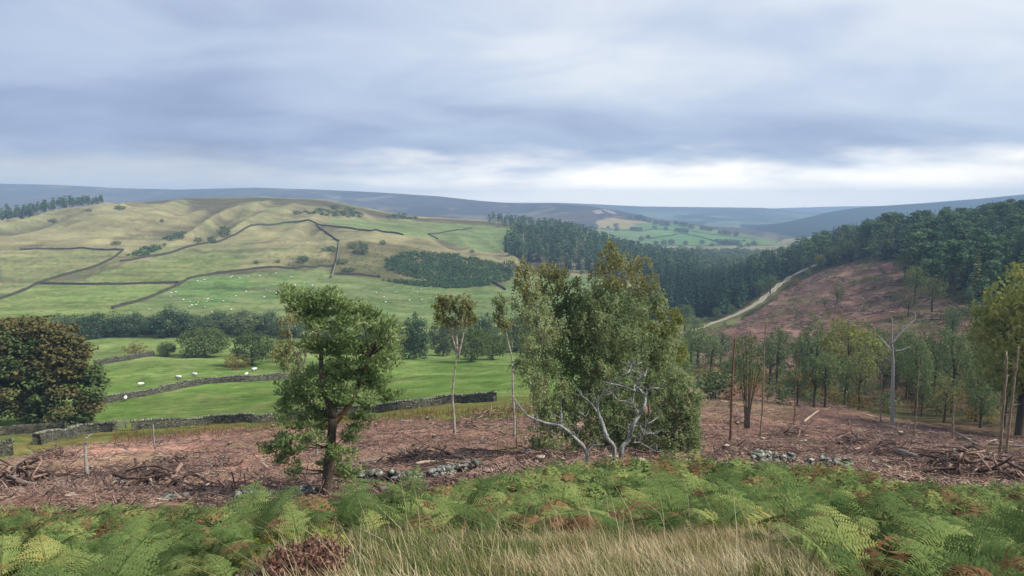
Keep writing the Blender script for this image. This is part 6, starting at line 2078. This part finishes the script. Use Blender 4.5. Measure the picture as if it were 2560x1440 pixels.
rg = np.random.default_rng(901)
n = 0
LAB = [('green bracken plant in the foreground bank left of the grass', 'bracken on the left bank'), ('green bracken plant rising behind the pale grass', 'bracken behind the pale grass'), ('green bracken plant in the foreground bank right of the grass', 'bracken on the right bank')]
NPL = 290
while n < NPL:
    px_ = rg.uniform(-120, 2680)
    D_ = math.sqrt(rg.uniform(3.6 ** 2, 9.5 ** 2))
    if D_ < edge_D(px_) + 0.15: continue
    if 2180 < px_ < 2420 and D_ < 5.2 and rg.random() < 0.75: continue
    if 2000 < px_ < 2120 and D_ < 4.6: continue
    p = at(px_, D_)
    k = 0 if px_ < 700 else 2 if px_ > 2050 else 1
    near = np.interp(D_ - edge_D(px_), [0, 1.5], [0.62, 1.0])
    size = rg.uniform(0.4, 1.08) * near * (1.12 if px_ > 1000 else 0.95) * np.interp(D_, [3.5, 6.0], [0.78, 1.0])
    dead = rg.random() < (0.17 if k != 1 else 0.24)
    if dead:
        bracken_plant(p, 4, size * 0.85, 'rusty withered bracken plant among the green bracken', 'withered bracken plants', FINE_B, rg)
    else:
        bracken_plant(p, int(rg.integers(4, 7)), size, LAB[k][0], LAB[k][1], FINE_G, rg)
    n += 1
for (px_, D_, nf, s, lab, ms, az) in [
        (960, 4.9, 4, 0.34, 'small bracken plant at the left edge of the pale grass', FINE_G, None), (1820, 5.1, 4, 0.4, 'bracken plant standing in the right half of the pale grass edge', FINE_G, None), (1940, 4.7, 4, 0.38, 'short bracken plant in the grass left of the large one at the bottom right', FINE_G, None), (1340, 5.1, 3, 0.3, 'tiny bracken plant just in front of the copper brown heap', FINE_G, None), (1730, 5.35, 5, 0.45, 'withered bracken plant behind the lone green one', FINE_B, None), (2010, 5.0, 5, 0.42, 'withered bracken plant at the right end of the pale grass', FINE_B, None),
        (1590, 5.0, 5, 0.50, 'bright green bracken plant standing alone in the pale grass', FINE_G, None), (1385, 5.4, 9, 0.62, 'rounded heap of copper brown dead bracken at the grass edge', FINE_B, None),
        (1655, 5.2, 3, 0.34, 'small green bracken plant right of the lone bracken', FINE_G, None), (2490, 6.3, 3, 0.55, 'golden yellow bracken frond at the right', [FINE_Y], None), (2110, 3.75, 6, 0.55, 'large green bracken plant at the bottom right of the grass', FINE_G, 2.6),
        (2160, 4.3, 6, 0.62, 'green bracken plant leaning left beside the brown grass at the right', FINE_G, 2.9), (1240, 5.5, 6, 0.62, 'dark green bracken plant left of the copper brown heap', FINE_G, None), (230, 4.2, 6, 0.6, 'bright yellow green bracken plant at the lower left', FINE_G, None), (1180, 5.5, 4, 0.36, 'low bracken plant with feathery fronds in front of the bank', FINE_G, None)]:
    bracken_plant(at(px_, D_), nf, s, lab, None, ms, rg, az)


def frond_mass(name, label, N, protos, mat, seed, d0, d1, sz, prob=None):
    rg_ = np.random.default_rng(seed)
    g = Geo()
    arr = [p.arrays() for p in protos]
    cnt = 0
    base = np.array([0.0, 13.0, -6.0])
    while cnt < N:
        D_ = math.sqrt(rg_.uniform(d0 ** 2, d1 ** 2)); px_ = rg_.uniform(-160, 2720)
        lim = np.interp(px_, [-200, 300, 700, 900, 1200, 1500, 1900, 2200, 2560], [25, 24.5, 25, 24, 24, 23, 23.5, 24.5, 24.5])
        if D_ > lim or D_ < edge_D(px_) + 0.2: continue
        if prob is not None and rg_.random() > prob(px_, D_): continue
        p = at(px_, D_) - base
        v, q, t = arr[rg_.integers(len(arr))]
        a = rg_.uniform(0, 6.28) if rg_.random() < 0.6 else rg_.normal() * 0.9
        s = rg_.uniform(*sz) * np.interp(D_, [lim - 3, lim], [1.0, 0.75]) * (0.65 + 0.7 * float(fbm(np.array(p[0] / 1.6), np.array(p[1] / 1.6), 27, 2))) * np.interp(px_, [1000, 1400, 2000, 2300], [1.0, 1.25, 1.25, 1.05])
        ca, sa = math.cos(a), math.sin(a)
        tl = rg_.normal() * 0.15
        R = np.array([[ca, sa, 0], [-sa, ca, 0], [0, 0, 1]]) * s
        w = v @ R + p
        w[:, 0] += tl * (w[:, 2] - p[2])
        g.add(w, q, t, a=rg_.random())
        cnt += 1
    link(name, g.mesh(name, mat, tint=True), None, base, None, None, 'stuff', label, 'bracken')


frond_mass('bracken_bank', 'green bracken covering the nearer slope below the viewpoint', 1450, COARSE, M_BRK, 902, 7.5, 15.0, (0.42, 0.86))
frond_mass('bracken_bank', 'sea of green bracken at the far edge of the bank', 2400, ROUGH, M_BRK, 913, 14.5, 25.0, (0.45, 0.95))
frond_mass('bracken_bank', 'rusty dead fronds showing between the green bracken', 1700, ROUGH, M_BRKB, 903, 5.2, 25.0, (0.35, 0.85), lambda px_, D_: 0.25 + 0.75 * float(vnoise(np.array(px_ / 160.0), np.array(D_ / 1.5), 5) > 0.6))


def blades(name, label, N, mat, seed, gen, Lr, W, lean, cat='grass', kind='stuff'):
    rg_ = np.random.default_rng(seed)
    P = gen(rg_, N)
    N = len(P)
    L = rg_.uniform(*Lr, N) * (0.55 + 0.9 * fbm(P[:, 0] / 0.22, P[:, 1] / 0.22, seed, 2))
    a = rg_.uniform(0, 6.28, N)
    tilt = np.stack([np.cos(a), np.sin(a)], 1) * rg_.uniform(0.05, 0.55, N)[:, None] + np.array(lean)
    s = np.stack([-np.sin(a + 1.2), np.cos(a + 1.2), np.zeros(N)], 1)
    w = (W * rg_.uniform(0.6, 1.3, N))[:, None]
    def pt(u, bend):
        return P + np.column_stack([tilt * (L * u * (0.35 + bend * u))[:, None], L * u * (1 - 0.22 * u * np.linalg.norm(tilt, axis=1))])
    p0, p1, p2 = pt(0, 0.6), pt(0.55, 0.6), pt(1.0, 0.9)
    V = np.stack([p0 - s * w, p0 + s * w, p1 + s * w * 0.75, p1 - s * w * 0.75, p2], 1).reshape(-1, 3)
    k = np.arange(N)[:, None] * 5
    base = P.mean(0)
    link(name, Geo().add(V - base, k + np.array([[0, 1, 2, 3]]), k + np.array([[3, 2, 4]])).mesh(name, mat), None, base, None, None, kind, label, cat)


def grass_gen(extra, thr, seed):
    def gen(rg_, N):
        px_ = rg_.uniform(380, 2500, N * 3); D_ = np.sqrt(rg_.uniform(2.6 ** 2, 7.2 ** 2, N * 3))
        x = (px_ - 1280) / F * (D_ * CA + 0.25); z = ground(x, D_)
        e = edge_D(px_) + extra + rg_.normal(size=len(px_)) * 0.3 + (fbm(x / 0.8, D_ / 3.0, 15) - 0.5) * 1.6
        brown = (px_ > 2150) & (px_ < 2460) & (D_ < 5.4)
        m = ((D_ < e) | brown) & (fbm(x / 0.5, D_ / 0.5, seed) + rg_.normal(size=len(x)) * 0.08 > thr)
        return np.column_stack([x, D_, z - 0.01])[m][:N]
    return gen


blades('bent_grass', 'pale bleached bent grass in the foreground', 46000, M_STRAW, 904, grass_gen(0.0, 0.46, 7), (0.03, 0.175), 0.0026, (-0.35, 0.0))
blades('short_grass', 'short green grass between the bleached bents', 34000, M_GREENG, 905, grass_gen(0.1, 0.44, 8), (0.05, 0.15), 0.0032, (-0.15, 0.0))
blades('grass_stalk', 'tall single seed stalks standing above the grass', 500, M_STRAW, 906, grass_gen(0.4, 0.3, 9), (0.3, 0.5), 0.0018, (-0.35, 0.0))


def tuft_gen(px0, D0, wx, wd):
    def gen(rg_, N):
        c = at(px0, D0)
        r = np.sqrt(rg_.random(N)); a = rg_.uniform(0, 6.28, N)
        x = c[0] + r * np.cos(a) * wx; y = c[1] + r * np.sin(a) * wd
        return np.column_stack([x, y, ground(x, y) + (1 - r * r) * 0.05])
    return gen


def sprigs(name, label, cat, px0, D0, wx, wd, hgt, N, mat, seed, L=0.022, W=0.012):
    rg_ = np.random.default_rng(seed)
    P = tuft_gen(px0, D0, wx, wd)(rg_, N)
    c = at(px0, D0)
    root = thing(name, label, cat, c)
    edge = np.clip(1 - ((P[:, 0] - c[0]) / wx) ** 2 - ((P[:, 1] - c[1]) / wd) ** 2, 0, 1) ** 0.5
    top = P + np.column_stack([rg_.normal(size=(N, 2)) * 0.04, hgt * (0.35 + 0.65 * edge) * rg_.uniform(0.7, 1.15, N)])
    per = 14
    u = np.tile(np.linspace(0.35, 1, per), N)[:, None]
    pts = np.repeat(P, per, 0) * (1 - u) + np.repeat(top, per, 0) * u + rg_.normal(size=(N * per, 3)) * 0.006
    V, Q = leaves(pts - c, rg_.normal(size=pts.shape) + np.array([0, 0, 1.0]), rg_.normal(size=pts.shape), L, W)
    link('sprigs', Geo().add(V, Q).mesh('sprigs', mat), root)['kind'] = 'stuff'
    g_ = Geo()
    for a_, b_ in list(zip(P, top))[:260]:
        v, q, _ = tube([a_ - c, b_ - c], [0.003, 0.0015], 3, cap=False)
        g_.add(v, q)
    link('stems', g_.mesh('stems', M_DARKSTICK), root)['kind'] = 'stuff'


sprigs('heather_clump', 'faded pinkish brown heather clump at the bottom left of the grass', 'heather', 742, 3.35, 0.19, 0.15, 0.12, 620, M_HEATH, 907)
sprigs('heather_clump', 'smaller faded heather clump behind the first one', 'heather', 800, 3.55, 0.10, 0.10, 0.13, 300, M_HEATH, 908)
sprigs('bilberry_patch', 'yellow green bilberry patch behind the heather', 'bilberry', 740, 4.5, 0.28, 0.16, 0.09, 420, M_BILB, 909, 0.03, 0.022)
sprigs('bilberry_patch', 'small yellow bilberry patch in the brown grass at the lower right', 'bilberry', 2300, 4.1, 0.14, 0.12, 0.14, 160, M_BILB, 910, 0.03, 0.022)
sprigs('bilberry_patch', 'yellow green tuft at the foot of the bracken right of centre', 'bilberry', 1862, 5.5, 0.12, 0.1, 0.18, 120, M_BILB, 911, 0.03, 0.022)


# rough grass and dock along the foot of the field wall
def strip_gen(rg_, N):
    px_ = rg_.uniform(280, 1500, N * 2); py_ = np.interp(px_, [280, 400, 700, 1000, 1250, 1330, 1500], [1098, 1086, 1068, 1042, 1032, 1030, 1010]) + rg_.normal(size=len(px_)) * 9
    out = [hit(a, b_, 55, 115) for a, b_ in zip(px_[:N], py_[:N])]
    return np.array(out)


blades('rough_grass', 'rank tawny grass along the foot of the field wall', 3500, M_RUSTY, 912, strip_gen, (0.3, 0.9), 0.03, (-0.1, 0.0))

# ------------------------------------------------------------------ the air
def build_haze():
    m, t = new_mat('pale autumn haze')
    pv = nd(t, 'ShaderNodeVolumePrincipled')
    pv.inputs['Color'].default_value = (0.50, 0.72, 1.0, 1)
    pv.inputs['Density'].default_value = HAZE
    pv.inputs['Anisotropy'].default_value = 0.0
    out = nd(t, 'ShaderNodeOutputMaterial')
    t.links.new(pv.outputs[0], out.inputs['Volume'])
    x, y0, y1, z0, z1 = 18000.0, -600.0, 7900.0, -140.0, 150.0
    V = [(sx * x, y, z) for z in (z0, z1) for y in (y0, y1) for sx in (-1, 1)]
    Q = [(0, 2, 3, 1), (4, 5, 7, 6), (0, 1, 5, 4), (2, 6, 7, 3), (0, 4, 6, 2), (1, 3, 7, 5)]
    me = make_mesh('haze', V, Q, None, [m])
    link('haze', me, kind='stuff', label='pale blue haze filling the air over the dale', cat='haze')


HAZE = 0.00021
build_haze()
